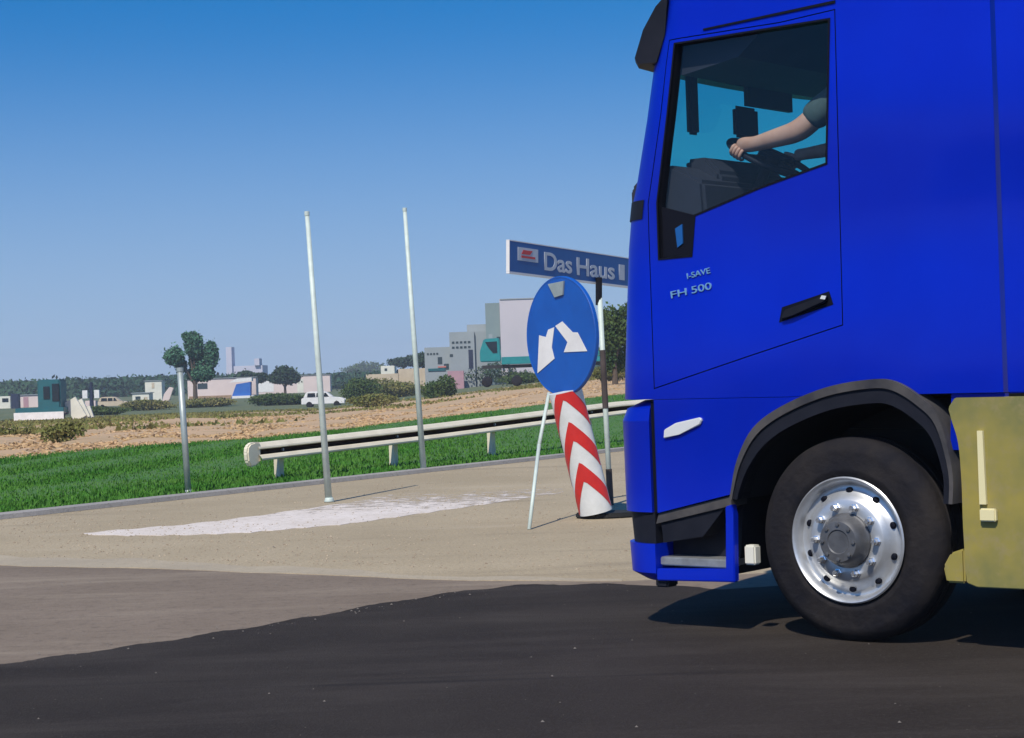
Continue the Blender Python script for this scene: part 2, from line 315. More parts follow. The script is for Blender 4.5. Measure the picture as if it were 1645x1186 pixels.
tag(blades('dry_grass', 22000, lambda t: Y2(t)-.4, lambda t: Y2(t)+75, .045, .10, M['dryblade'], pw=1.5), 'dry straw coloured grass beyond the green verge', 'dry grass')
tag(blades('weeds', 30000, lambda t: Y2(t)+max(28, 60+260*t), lambda t: 190, .16, .14, M['scrub'], pw=.8, clump=.16), 'olive weeds in drifts on the dry field', 'weeds')
# road surfaces, each a sheet a few millimetres above the one below
g2 = lambda *ps: [tuple(gnd(x, y).xy) for x, y in ps]
tag(poly_sheet('road', [(-60, 36)]+g2((-400, 893), (0, 909), (150, 912), (300, 916), (450, 922), (600, 928), (760, 934), (1010, 934))+[(3.2, 12.6), (60, 9), (60, -50), (-60, -50)], .002, M['oldroad']), kind='structure')
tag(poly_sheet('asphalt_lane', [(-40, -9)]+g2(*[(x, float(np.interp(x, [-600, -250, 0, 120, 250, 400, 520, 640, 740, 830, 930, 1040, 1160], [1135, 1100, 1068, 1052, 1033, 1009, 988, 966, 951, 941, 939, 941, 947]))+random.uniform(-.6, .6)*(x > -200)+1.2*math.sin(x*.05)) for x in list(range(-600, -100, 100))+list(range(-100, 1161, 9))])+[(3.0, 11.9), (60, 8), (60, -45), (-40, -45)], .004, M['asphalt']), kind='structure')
# pale dust gathered along the edge of the road
ua, ub = [], []
for x in range(-380, 1001, 60):
    yb = float(np.interp(x, [-400, 0, 300, 600, 760, 1010], [892, 908, 915, 927, 933, 933])); k = math.sin(x*.021)*2+math.sin(x*.05)*1.3
    th = float(np.interp(x, [-400, 0, 500, 700, 1010], [15, 15, 9, 5, 3]))
    ua.append(gnd(x, yb+1+k*.4)); ub.append(gnd(x, yb-th+k))
tag(grid_mesh('road_edge_dust', [[(p.x, p.y, -.01) for p in ua], [(p.x, p.y, .006) for p in ua], [(p.x, p.y, .006) for p in ub], [(p.x, p.y, -.01) for p in ub]], M['dust'], smooth=False), kind='structure')
# worn white stripe that widens and fades towards the signs
ua, ub = [], []
for x in np.linspace(134, 905, 44):
    lo = float(np.interp(x, [134, 200, 300, 400, 560, 700, 905], [859, 861, 860, 856, 842, 822, 792])); hi = float(np.interp(x, [134, 200, 300, 400, 560, 700, 905], [857, 851, 843, 831, 808, 780, 748]))
    ua.append(gnd(x, lo+.8*math.sin(x*.13))); ub.append(gnd(x, hi+.8*math.sin(x*.09+1)))
stripe = M['paint_line']; tn = stripe.node_tree; b_ = tn.nodes['Principled BSDF']
n_ = tn.nodes.new('ShaderNodeTexNoise'); n_.inputs['Scale'].default_value = 5; n_.inputs['Detail'].default_value = 7; n_.inputs['Roughness'].default_value = .75
c_ = tn.nodes.new('ShaderNodeTexCoord'); sx_ = tn.nodes.new('ShaderNodeSeparateXYZ'); mr = tn.nodes.new('ShaderNodeMapRange')
mr.inputs['From Min'].default_value = 18.2; mr.inputs['From Max'].default_value = 23.0; mr.inputs['To Min'].default_value = .24; mr.inputs['To Max'].default_value = .66
gt = tn.nodes.new('ShaderNodeMath'); gt.operation = 'SUBTRACT'; ml_ = tn.nodes.new('ShaderNodeMath'); ml_.operation = 'MULTIPLY'; ml_.inputs[1].default_value = 7; ml_.use_clamp = True
tn.links.new(c_.outputs['Object'], n_.inputs['Vector']); tn.links.new(c_.outputs['Object'], sx_.inputs[0]); tn.links.new(sx_.outputs[1], mr.inputs[0])
tn.links.new(n_.outputs['Fac'], gt.inputs[0]); tn.links.new(mr.outputs[0], gt.inputs[1]); tn.links.new(gt.outputs[0], ml_.inputs[0]); tn.links.new(ml_.outputs[0], b_.inputs['Alpha'])
tag(grid_mesh('road_marking', [[(p.x, p.y, -.01) for p in ua], [(p.x, p.y, .003) for p in ua], [(p.x, p.y, .003) for p in ub], [(p.x, p.y, -.01) for p in ub]], stripe, smooth=False), kind='structure')
# concrete edging between pavement and grass
e0 = [(t*(Y1(t)-.42), Y1(t)-.42, .002) for t in T]; e1 = [(t*(Y1(t)-.40), Y1(t)-.40, .05) for t in T]; e2 = [(t*(Y1(t)-.1), Y1(t)-.1, .055) for t in T]; e3 = [(t*Y1(t), Y1(t), .005) for t in T]
tag(grid_mesh('kerb', [e0, e1, e2, e3], M['kerb'], smooth=False), kind='structure')
# loose grit and small stones on the road
n = 700; gx = RNG.uniform(-4, 6, n); gy = RNG.uniform(6.5, 24, n); e_ = RNG.random(n) < .25; tt = RNG.random(n); ea, eb_ = gnd(-60, 1080), gnd(800, 945); gx = np.where(e_, ea.x+(eb_.x-ea.x)*tt+RNG.normal(size=n)*.12, gx); gy = np.where(e_, ea.y+(eb_.y-ea.y)*tt+RNG.normal(size=n)*.10, gy); gs = .002+.007*RNG.random(n)**4
P0 = np.stack([gx-gs, gy-gs, np.full(n, .009)], 1)
bm = bmesh.new()
for x, y, s in zip(gx, gy, gs):
    vs = [bm.verts.new((x+s*a, y+s*b, .009+s*c)) for a, b, c in ((-1, -.6, 0), (1, -.8, 0), (.2, 1, 0), (0, 0, .9))]
    for f in ((0, 1, 3), (1, 2, 3), (2, 0, 3)): bm.faces.new([vs[i] for i in f])
tag(obj('grit', bm, M['pebble']), 'loose grit and small stones scattered on the road', 'grit', kind='stuff')

def stones(name, n, m, label):
    v, f = [], []
    while len(v) < n*5:
        t = RNG.uniform(-.30, .09); Y = RNG.uniform(12.2, Y1(t)-.5); x = t*Y
        if Y < 14.8-.45*(x+4) or RNG.random() < .4+.4*math.sin(x*1.3+Y*.9): continue
        q = .004+.011*RNG.random()**2.5; a = RNG.uniform(0, 6.28); i = len(v)
        for k in range(4): v.append((x+q*math.cos(a+k*1.57)*(.8+.5*RNG.random()), Y+q*math.sin(a+k*1.57), .001))
        v.append((x, Y, q*.8+.001)); f += [(i+k, i+(k+1) % 4, i+4) for k in range(4)]
    me = bpy.data.meshes.new(name); me.from_pydata(v, [], f); me.update(); return tag(link(name, me, m), label, 'gravel', kind='stuff')
stones('gravel', 5000, mat('gravel_stones', (.40, .33, .24), .9, c2=(.22, .17, .12), scale=9, spec=.2), 'loose pale gravel scattered over the dusty pavement')

# ------------------------------------------------------------------ far background
# far wood closing the horizon on the left
lob = []
for k in range(260):
    px = RNG.uniform(-260, 900); Y = RNG.uniform(420, 640); c = at(px, 600, Y); h = 4.9*(.95+.10*RNG.random())*(1 if px < 330 else .8)
    lob.append((c.x, Y, -2+h*.42, 13*(.7+.7*RNG.random()), 8, h*.55))
for k in range(150):
    px = RNG.uniform(900, 2700); Y = RNG.uniform(450, 640); c = at(px, 590, Y); h = 4.6*(.9+.2*RNG.random()); lob.append((c.x, Y, H(c.x, Y)+h*.4, 13*(.7+.7*RNG.random()), 8, h*.55))
tag(leaves('far_wood', lob, 130000, .55, M['wood'], shell=.8), 'dark far-off wood along the horizon', 'wood', kind='stuff')
# green rough land in front of the wood
bushes = []
def shrub(name, px, py, wpx, hpx, m, label, n=500, leaf=None, group=None, cat='bush', base=None, k=4):
    p = base or land(px, py); s = p.y/FPX; w_, h_ = wpx*s, hpx*s
    o = empty(name, p, label, cat, group)
    lf = leaves('foliage', lobes_in(0, 0, 0, w_, h_, min(w_, 2.5*h_), k), n, leaf or max(.05, 1.7*s), m, o)
    bm = bmesh.new()
    for i in range(3): tube(bm, (w_*.06*(i-1), 0, -.05), (w_*.22*(i-1), 0, h_*.55), max(.012, h_*.03), max(.006, h_*.012), n=5)
    obj('stem', bm, M['bark'], o)
    return o
shrub('bush', 96, 714, 74, 36, M['scrub'], 'low olive bush alone on the dry strip at far left', 900, leaf=.05)
shrub('bush', 30, 700, 70, 14, M['scrub'], 'flat straw-green tuft left of the low olive bush', 400, leaf=.06)
GB = 'scrubby bushes along the edge of the dry field'
for i, (px, py, wp, hp, mm, lb) in enumerate([
    (165, 668, 80, 16, 'bush', 'low green bush in front of the beige car'),
    (235, 660, 70, 16, 'scrub', 'olive bush between beige car and the short roadside post'),
    (330, 655, 90, 17, 'scrub', 'olive bush below the left end of the pale trailer'),
    (440, 652, 100, 20, 'bush', 'green bush below the long pale trailer'),
    (575, 648, 66, 46, 'bush', 'tall dark green bush just right of the white car'),
    (585, 612, 70, 26, 'bush', 'bright green bush on the rise behind the white car'),
    (630, 640, 110, 30, 'scrub', 'wide olive bush left of the second tall post'),
    (600, 655, 80, 22, 'scrub', 'yellowish scrub in front of the rise, right of the white car'),
    (700, 640, 60, 34, 'bush', 'dark green bush at the foot of the second tall post'),
    (745, 622, 80, 22, 'bush', 'low green bush below the grey factory'),
    (815, 617, 96, 34, 'darkbush', 'dark bush below the teal lorry cab'),
    (850, 616, 80, 20, 'bush', 'green bush behind the round blue sign'),
    (985, 612, 60, 28, 'scrub', 'olive bush between sign post and blue truck'),
    (40, 640, 130, 22, 'wood', 'dull green thicket behind the pink-white container'),
    (190, 638, 150, 26, 'wood', 'broad green thicket behind the beige car'),
]): shrub('bush', px, py, wp, hp, M[mm], lb, 5000 if wp < 100 else 7000, leaf=None, group=GB)

def tree(px, py, Y, lobes_px, n, leaf, m, label, trunk=.35, group=None):
    b = at(px, py, Y); b.z = H(b.x, b.y); s = Y/FPX; o = empty('tree', b, label, 'tree', group)
    lobes = [((cx-px)*s, dy, at(cx, cy, Y).z-b.z, rx*s, rx*s*.9, ry*s) for cx, cy, rx, ry, dy in lobes_px]
    leaves('crown', lobes, n, leaf, m, o, shell=.45)
    bm = bmesh.new(); top = sum((l[2] for l in lobes))/len(lobes)
    tube(bm, (0, 0, -.3), (0, 0, top*.6), trunk, trunk*.6, n=8)
    for l in lobes: tube(bm, (0, 0, top*.45), (l[0]*.8, l[1]*.8, l[2]), trunk*.5, trunk*.12, n=6)
    obj('trunk', bm, M['bark'], o); return o
tree(314, 642, 230, [(314, 554, 16, 22, 0), (319, 582, 17, 24, 1), (285, 573, 17, 16, -1), (293, 588, 10, 12, 0), (342, 569, 12, 23, 0), (328, 600, 19, 13, 0), (302, 541, 7, 7, 0), (314, 602, 15, 12, 1)], 12000, .17, M['tree'], 'tall dark green tree of three rounded lobes behind the pale trailer')
tree(458, 625, 330, [(458, 603, 20, 15, 0), (446, 608, 14, 9, 0), (470, 608, 14, 9, 0)], 4000, .24, M['darkbush'], 'low dark dome-shaped tree above the long pale trailer', .3)
tree(402, 622, 340, [(395, 604, 16, 8, 0), (418, 607, 14, 8, 0)], 3000, .24, M['darkbush'], 'low dark tree above the blue tarpaulin', .3)
tree(688, 590, 300, [(678, 579, 12, 12, 0), (694, 583, 10, 10, 0)], 2600, .22, M['darkbush'], 'small dark tree at the left end of the grey factory', .3)
tree(640, 600, 420, [(650, 582, 26, 8, 0), (668, 578, 18, 9, 0)], 2600, .28, M['darkbush'], 'dark low trees left of the grey factory on the skyline', .3)
tree(988, 610, 110, [(985, 530, 20, 38, 0), (1000, 560, 20, 40, 1), (978, 570, 14, 30, 0), (1010, 520, 18, 34, 0)], 6500, .10, M['bush'], 'leafy green tree partly hidden by the truck front', .2)
tree(1060, 615, 118, [(1055, 540, 30, 50, 0), (1085, 560, 26, 44, 1)], 2000, .2, M['bush'], 'green tree wholly behind the truck cab', .2)

# ------------------------------------------------------------------ far vehicles, sheds and clutter
def pxbox(px0, px1, py0, p, ref_py, depth, m, name, parent, dz=0, bev=.04, y_off=0):
    """box part whose left/right/top edges were measured at the distance of point p"""
    s = p.y/FPX; x0 = (px0-ref_py[0])*s; x1 = (px1-ref_py[0])*s; zt = at((px0+px1)/2, py0, p.y).z-p.z
    return boxo(name, (x0, y_off, dz), (x1, y_off+depth, max(zt, dz+.1)), m, parent, bevel=bev)
def simple(name, px0, px1, py0, py1, depth, m, label, cat, parts=(), Y=None, group=None):
    cx = (px0+px1)/2; p = land(cx, py1) if Y is None else Vector((at(cx, py1, Y).x, Y, H(at(cx, py1, Y).x, Y)))
    o = empty(name, p, label, cat, group); pxbox(px0, px1, py0, p, (cx, py1), depth, M[m], 'body' if cat not in ('shed', 'hut', 'building', 'wall') else 'wall', o)
    if cat in ('hut', 'trailer', 'container'):
        s = p.y/FPX; zt = at(cx, py0, p.y).z-p.z; boxo('roof', ((px0-cx)*s-.18, -.18, zt+.005), ((px1-cx)*s+.18, depth+.18, zt+.10), M['gwall'], o)
    for (nm, a, b, t, bt, mm) in parts:
        s = p.y/FPX; zt = at((a+b)/2, t, p.y).z-p.z; zb = at((a+b)/2, bt, p.y).z-p.z
        boxo(nm, ((a-cx)*s, -.05, max(zb, .0)), ((b-cx)*s, .12, max(zt, zb+.1)), M[mm], o)
    return o
def small_car(px, py, length, label, m, facing=1, Y=None, group=None):
    p = land(px, py) if Y is None else Vector((at(px, py, Y).x, Y, 0))
    p.z = H(p.x, p.y); o = empty('parked_car', p, label, 'car', group); k = length/4.4; f = facing
    def fn(u, v, d): return (u*k*f, d*k, v*k)
    bm = bmesh.new(); prism(bm, [(-2.2,.35),(-2.2,.95),(-2.05,1.02),(1.0,1.05),(1.9,.95),(2.2,.75),(2.2,.35)], 0, 1.75, fn); obj('body', bm, m, o, bevel=.05*k)
    bm = bmesh.new(); prism(bm, [(-2.0,1.02),(-1.75,1.55),(-1.4,1.66),(.1,1.64),(.45,1.5),(1.05,1.04)], .12, 1.63, fn); obj('cabin', bm, m, o, bevel=.05*k)
    for a, b in ((-1.6, -.75), (-.68, .02), (.10, .62)):
        bm = bmesh.new(); prism(bm, [(a,1.10),(a+.06,1.5),(b-.05 if b < .5 else b-.3,1.5),(b,1.10)], .095, .13, fn); obj('window', bm, M['dglass'], o)
    for x in (-1.4, 1.4):
        for y in (.1, 1.65):
            bm = bmesh.new(); lathe(bm, [(0,-.11),(.2,-.12),(.31,-.1),(.33,0),(.31,.1),(0,.11)], lambda r, a, h: ((x+r*math.cos(a))*k*f, (y+h)*k, (.33+r*math.sin(a))*k), n=18); obj('wheel', bm, M['tyre'], o, True)
    for y in (.3, 1.45): boxo('headlight', (2.13*k*f, (y-.15)*k, .72*k), (2.215*k*f, (y+.15)*k, .86*k), M['white'], o)
    return o
small_car(519, 655, 4.6, 'white estate car parked behind the left tall post', M['white'], 1)
small_car(181, 657, 4.2, 'beige car parked before the broad thicket', M['beige'], 1)
# long pale trailer row in the middle distance
o = simple('site_trailer', 302, 412, 608, 641, 3, 'pwall', 'pale pink site trailer with open side, left of the blue tarpaulin', 'trailer', [('skirt', 304, 372, 636, 641, 'rubble'), ('window', 318, 334, 616, 625, 'window_dark')])
o = simple('site_trailer', 408, 531, 604, 632, 3, 'pwall', 'long low pale trailer between blue tarpaulin and the left tall post', 'trailer', [('panel', 410, 440, 612, 630, 'white'), ('door', 478, 488, 609, 631, 'offwhite')])
p = land(390, 640); s = p.y/FPX; p.y -= 2
o = empty('tarpaulin_tent', p, 'blue tarpaulin tent with white edging beside the pale trailers', 'tent')
bm = bmesh.new(); prism(bm, [(-16*s, 0), (-7*s, 23*s), (16*s, 26*s), (15*s, 0)], 0, 1.6, lambda u, v, d: (u, d, v)); obj('cover', bm, M['tarp'], o, bevel=.05)
bm = bmesh.new(); prism(bm, [(-18*s, 26*s), (-6*s, 32*s), (18*s, 33*s), (18*s, 27*s)], -.1, 1.7, lambda u, v, d: (u, d, v)); obj('roof', bm, M['white'], o)
simple('base_plinth', 373, 408, 636, 641, 2, 'white', 'low white plinth under the blue tarpaulin tent', 'plinth', Y=p.y-.6)
simple('hut', 233, 260, 612, 624, 3, 'offwhite', 'small off-white hut up the slope left of the tree', 'hut', [('door', 244, 248, 615, 624, 'beige')], Y=330)
simple('hut', 213, 240, 632, 651, 3, 'offwhite', 'small cream hut on the ground left of the short post', 'hut', [('door', 232, 237, 638, 651, 'beige'), ('window', 218, 226, 637, 643, 'window_dark')])
p = land(268, 650); o = empty('leaning_panel', p, 'white rounded panel leaning beside the short roadside post', 'panel'); s = p.y/FPX
bm = bmesh.new(); prism(bm, [(-9*s, 0), (-4*s, 17*s), (5*s, 28*s), (12*s, 26*s), (6*s, 12*s), (2*s, 0)], 0, .35, lambda u, v, d: (u, d, v)); obj('sheet', bm, M['pwall'], o, bevel=.06)
# teal machine on a low white flatbed at far left
p = land(75, 676); s = p.y/FPX; o = empty('flatbed_lorry', p, 'teal lorry with two dark cab windows and pale low bed at far left', 'lorry')
z = lambda py: at(75, py, p.y).z-p.z
boxo('cab', (-14*s, .1, z(660)), (23*s, 2.3, z(610)), M['deepteal'], o, .12)
boxo('cab_window', (-4*s, .03, z(641)), (6*s, .15, z(621)), M['dglass'], o); boxo('cab_window', (10*s, .03, z(645)), (21*s, .15, z(617)), M['dglass'], o)
boxo('bed', (-50*s, 0, z(664)), (28*s, 2.4, z(655)), M['deepteal'], o, .03); boxo('side_rail', (-52*s, -.12, z(674)), (28*s, -.01, z(662)), M['white'], o)
for x in (-42, -30, 6, 20):
    bm = bmesh.new(); lathe(bm, [(0, .0), (.3, 0), (.42, .05), (.42, .25), (0, .3)], lambda r, a, h: (x*s+r*math.cos(a), .2+h, .42+r*math.sin(a)), n=16); obj('wheel', bm, M['tyre'], o, True)
simple('parked_van', -6, 17, 637, 657, 2, 'offwhite', 'white van at the far left edge of the view', 'van', [('window', 4, 14, 640, 646, 'dglass')])
simple('crate', 18, 30, 633, 657, 1.2, 'navy', 'tall dark navy crate between white van and teal cab', 'crate')
simple('container', 32, 62, 635, 655, 2, 'pwall', 'pinkish white container left of the teal cab', 'container', [('door', 38, 46, 638, 655, 'pink')])
p = land(106, 668); s = p.y/FPX; o = empty('scrap_heap', p, 'heap of faded pink and purple scrap right of the teal cab', 'heap')
for i in range(9):
    a = RNG.uniform(-10, 6)*s; h = RNG.uniform(.2, 1.3); bm = bmesh.new(); box(bm, (-.5, -.4, -.25), (.5, .4, .25), Matrix.Translation((a, .13*i, h)) @ Matrix.Rotation(RNG.uniform(-.8, .8), 4, 'Y')); obj('scrap_piece', bm, M['pink'], o)
p = land(127, 674); s = p.y/FPX; o = empty('concrete_slabs', p, 'pale slabs leaning together right of the pink scrap', 'slabs')
for i, (a, h, r) in enumerate(((-6, 1.0, .5), (0, .9, .4), (7, .55, .3))):
    bm = bmesh.new(); box(bm, (-.55, 0, -.9*h), (.55, .3, .9*h), Matrix.Translation((a*s, .42*i, h*.85)) @ Matrix.Rotation(-r, 4, 'Y')); obj('slab', bm, M['offwhite'], o)
simple('cabinet', 137, 154, 644, 663, 1.2, 'pwall', 'small pinkish cabinet under the dark mast', 'cabinet')
p = land(146, 664); s = p.y/FPX; o = empty('mast', p, 'short dark mast with white boxes behind the small cabinet', 'mast')
bm = bmesh.new(); tube(bm, (0, .6, 0), (0, .6, at(146, 614, p.y).z-p.z), .28, .16); obj('pole', bm, M['navy'], o)
for dx in (-10, 9): boxo('box', ((dx-4)*s, .4, at(146, 640, p.y).z-p.z), ((dx+4)*s, .9, at(146, 627, p.y).z-p.z), M['white'], o)
# pale works on the hazy skyline
Y = 640; b = at(388, 606, Y); b.z = H(b.x, Y); o = empty('distant_works', b, 'very pale distant works with a tower above the blue tarpaulin', 'building'); s = Y/FPX; zz = lambda py: at(388, py, Y).z-b.z
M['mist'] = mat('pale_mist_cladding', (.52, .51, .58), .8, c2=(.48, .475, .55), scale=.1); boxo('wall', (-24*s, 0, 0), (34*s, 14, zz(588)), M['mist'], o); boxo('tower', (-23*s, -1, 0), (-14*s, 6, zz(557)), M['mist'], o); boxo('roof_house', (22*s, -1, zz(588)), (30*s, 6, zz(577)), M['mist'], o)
# grey factory on the right
Y = 240; b = at(760, 600, Y); b.z = H(b.x, Y); s = Y/FPX; zz = lambda py: at(760, py, Y).z-b.z
o = empty('factory', b, 'grey stepped factory with a tall pale block behind the round sign', 'building')
xx = lambda px: (px-760)*s
boxo('low_wing', (xx(683), 0, -.5), (xx(724), 20, zz(556)), M['gwall'], o); boxo('middle_wing', (xx(724.3), -1, -.5), (xx(764), 24, zz(533)), M['gwall'], o)
boxo('upper_wing', (xx(752), 2, zz(533)), (xx(790), 24, zz(521)), M['gwall'], o); boxo('link_wing', (xx(764.3), -.5, -.5), (xx(783), 24, zz(533)), M['gwall'], o)
boxo('tower', (xx(783.3), -2, -.5), (xx(806), 28, zz(489)), M['ggreen'], o); boxo('tall_block', (xx(806.3), -2.5, -.5), (xx(935), 30, zz(483)), M['lwall'], o)
for a, c, t, bt, mm in ((704, 711, 572, 583, 'window_dark'), (713.5, 721.5, 583, 592, 'window_dark'), (724, 729, 568, 572, 'window_dark'), (800, 806, 543, 564, 'window_dark'), (754, 761, 562, 592, 'navy')):
    y_ = {704: 0, 713.5: 0, 724: -1, 800: -2, 754: -1}[a]; boxo('window' if mm != 'navy' else 'door', (xx(a), y_-.06, zz(bt)), (xx(c), y_+.1, zz(t)), M[mm], o)
boxo('base_band', (xx(688), -.12, zz(594)), (xx(716), .05, zz(590)), M['deepteal'], o); boxo('red_band', (xx(704), -.16, zz(589)), (xx(717), -.02, zz(586.5)), M['redband'], o)
for k in range(5):
    for q in (548, 556): boxo('window', (xx(728+k*6.4), -1.05, zz(q+3.2)), (xx(732+k*6.4), -.9, zz(q)), M['window_dark'], o)
for k in range(5): boxo('parapet', (xx(807+k*25.6), -2.6, zz(484.6)), (xx(832+k*25.6), -2.51, zz(483.2)), M['gwall'], o)
for k in range(4): boxo('window', (xx(687+k*5), -.05, zz(568)), (xx(690+k*5), .1, zz(565)), M['window_dark'], o)
simple('gable_house', 612, 634, 588, 600, 5, 'offwhite', 'small white house on the skyline left of the second tall post', 'building', [('window', 618, 622, 592, 596, 'window_dark')], Y=300)
simple('low_wall', 588, 640, 601, 606, 1, 'beige', 'low beige wall on the rise below the small white house', 'wall', Y=260)
simple('low_wall', 640, 700, 592, 604, 1, 'beige', 'pale wall on the rise right of the second tall post top', 'wall', Y=262)
simple('brick_pile', 719, 745, 596, 602, 2, 'pink', 'small heap of pinkish bricks in front of the grey factory', 'heap', Y=236)
# teal lorry with a long flat bed in front of the factory
Y = 170; b = at(860, 600, Y); b.z = H(b.x, Y); s = Y/FPX; zz = lambda py: at(860, py, Y).z-b.z; xx = lambda px: (px-860)*s
o = empty('flatbed_lorry', b, 'turquoise lorry with long flat bed in front of the grey factory', 'lorry')
bm = bmesh.new(); prism(bm, [(xx(772), zz(579)), (xx(772), zz(562)), (xx(779), zz(542)), (xx(804), zz(541)), (xx(806), zz(579))], 0, 2.4, lambda u, v, d: (u, d, v)); obj('cab', bm, M['teal'], o, bevel=.08)
bm = bmesh.new(); prism(bm, [(xx(781), zz(547)), (xx(800), zz(546.5)), (xx(800), zz(565)), (xx(793), zz(565)), (xx(786), zz(556))], -.04, .1, lambda u, v, d: (u, d, v)); obj('cab_window', bm, M['dglass'], o)
boxo('bed', (xx(806.5), -.05, zz(584)), (xx(986), 2.45, zz(572)), M['teal'], o, .03); boxo('chassis', (xx(775), .3, zz(590)), (xx(984), 2.1, zz(584.5)), M['chassis'], o)
boxo('tail_board', (xx(962), -.1, zz(571.5)), (xx(986), 2.4, zz(565)), M['teal'], o); boxo('exhaust_stack', (xx(787), 1, zz(541)), (xx(793), 1.4, zz(534)), M['gwall'], o)
for x in (782, 830, 930, 950, 970):
    bm = bmesh.new(); lathe(bm, [(0, 0), (.3, 0), (.5, .05), (.5, .3), (0, .3)], lambda r, a, h: (xx(x)+r*math.cos(a), .1+h, .5+r*math.sin(a)), n=18); obj('wheel', bm, M['tyre'], o, True)

# ------------------------------------------------------------------ guardrail
gp = [Vector((-3.50, 24.9, 0)), Vector((-2.0, 27.3, 0)), Vector((-.44, 29.8, 0)), Vector((1.83, 33.5, 0)), Vector((4.3, 37.5, 0)), Vector((12, 50, 0)), Vector((20, 63, 0))]
zrail = lambda x: float(np.interp(x, [-3.5, -1.35, 1.83, 6], [.405, .475, .62, .65]))      # the end is ramped down
o = empty('guardrail', gp[0], 'weathered steel guardrail running from grass to behind the signs', 'guardrail')
prof = [(.00, .128), (-.06, .114), (-.112, .072), (-.119, .052), (-.104, .040), (-.012, .030), (0, .014), (0, -.012), (-.02, -.024), (-.112, -.030), (-.135, -.042), (-.166, -.078), (-.164, -.098), (-.145, -.110), (-.02, -.122), (0, -.124)]
pts = []
for a, b in zip(gp[:-1], gp[1:]):
    k = max(2, int((b-a).length/1.0)); pts += [a.lerp(b, i/k) for i in range(k)]
pts.append(gp[-1])
rows = []
for i, p in enumerate(pts):
    d = (pts[min(i+1, len(pts)-1)]-pts[max(i-1, 0)]).normalized(); n_ = Vector((d.y, -d.x, 0))      # towards the road
    if n_.y > 0: n_ = -n_
    zc = H(p.x, p.y)+zrail(p.x); rows.append([(p-gp[0])-n_*q[0]+Vector((0, 0, zc+q[1])) for q in prof])
rows2 = [[q+Vector((.004, .01, 0)) for q in r[::-1]] for r in rows]
full = [r+r2 for r, r2 in zip(rows, rows2)]
beam = grid_mesh('beam', [r+[r[0]] for r in full], M['rail'], o, False)
beam.data.materials.append(M['valley_shade'])  # shade between the two ridges is painted on these faces
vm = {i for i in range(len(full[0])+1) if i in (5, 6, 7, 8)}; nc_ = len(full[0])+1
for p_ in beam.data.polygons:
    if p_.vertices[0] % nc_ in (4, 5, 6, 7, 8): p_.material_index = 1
d = (gp[1]-gp[0]).normalized(); n_ = Vector((d.y, -d.x, 0)); n_ = -n_ if n_.y > 0 else n_
bm = bmesh.new()
def term(u, v, dd): return d*u+n_*dd+Vector((0, 0, .41+v))
prism(bm, [(.06, .135), (-.06, .14), (-.15, .125), (-.205, .08), (-.22, 0), (-.205, -.11), (-.15, -.19), (-.06, -.18), (.06, -.13)], .02, .105, term); obj('end_terminal', bm, M['rail'], o, bevel=.02)
post_s = [.62, 3.3, 6.0, 9.2, 12.6, 16.0, 19.5, 23.5, 27.5, 31.5, 36, 41, 46, 52]
acc = [0]
for a, b in zip(pts[:-1], pts[1:]): acc.append(acc[-1]+(b-a).length)
for s in post_s:
    i = max(k for k in range(len(acc)) if acc[k] <= s); i = min(i, len(pts)-2); p = pts[i].lerp(pts[i+1], (s-acc[i])/(acc[i+1]-acc[i])); h = H(p.x, p.y)
    q = p-gp[0]-n_*.06; bm = bmesh.new(); zr = zrail(p.x); box(bm, (-.05, -.045, -.1), (.05, .045, zr+.09)); bmesh.ops.transform(bm, matrix=Matrix.Translation((q.x, q.y, h)) @ Matrix.Rotation(math.atan2(d.y, d.x), 4, 'Z'), verts=bm.verts[:]); obj('post', bm, M['rail'], o)
    for zb in (.35, .47):
        bm = bmesh.new(); tube(bm, p-gp[0]+n_*.0+Vector((0, 0, h+zr)), p-gp[0]+n_*.03+Vector((0, 0, h+zr)), .02, n=8); 
        obj('bolt', bm, M['steel'], o); break

# ------------------------------------------------------------------ bare posts by the roadside
def post(base_px, top_px, r, m, label, cap=None, rt=None):
    b = gnd(*base_px); tp = at(top_px[0], top_px[1], b.y)-b; o = empty('steel_post', b, label, 'post', 'bare steel posts along the verge')
    bm = bmesh.new(); tube(bm, (0, 0, -.1), tp, r, rt or r*.60, n=14); obj('pole', bm, m, o, True)
    bm = bmesh.new(); lathe(bm, [(0, .0), (r*1.35, .0), (r*1.35, .015), (r*1.15, .03), (r*1.1, .05), (0, .05)], lambda q, a, h: (q*math.cos(a), q*math.sin(a), h+.002), n=16); obj('foot_collar', bm, m, o, True)
    bm = bmesh.new(); rt = rt or r*.60; lathe(bm, [(0, .012), (rt*1.15, .008), (rt*1.15, -.04), (0, -.04)], lambda q, a, h: (tp.x+q*math.cos(a), tp.y+q*math.sin(a), tp.z+h), n=14); obj('cap', bm, m, o)
    return o
post((529, 807), (493, 341), .041, M['mint'], 'tall thin pale steel post in front of the white car, left of two')
post((681, 758), (650, 335), .045, M['mint'], 'tall thin pale steel post right of the other, by the guardrail')
post((303, 794), (289, 592), .040, M['steel'], 'short grey roadside post in front of the dark green tree', rt=.038)

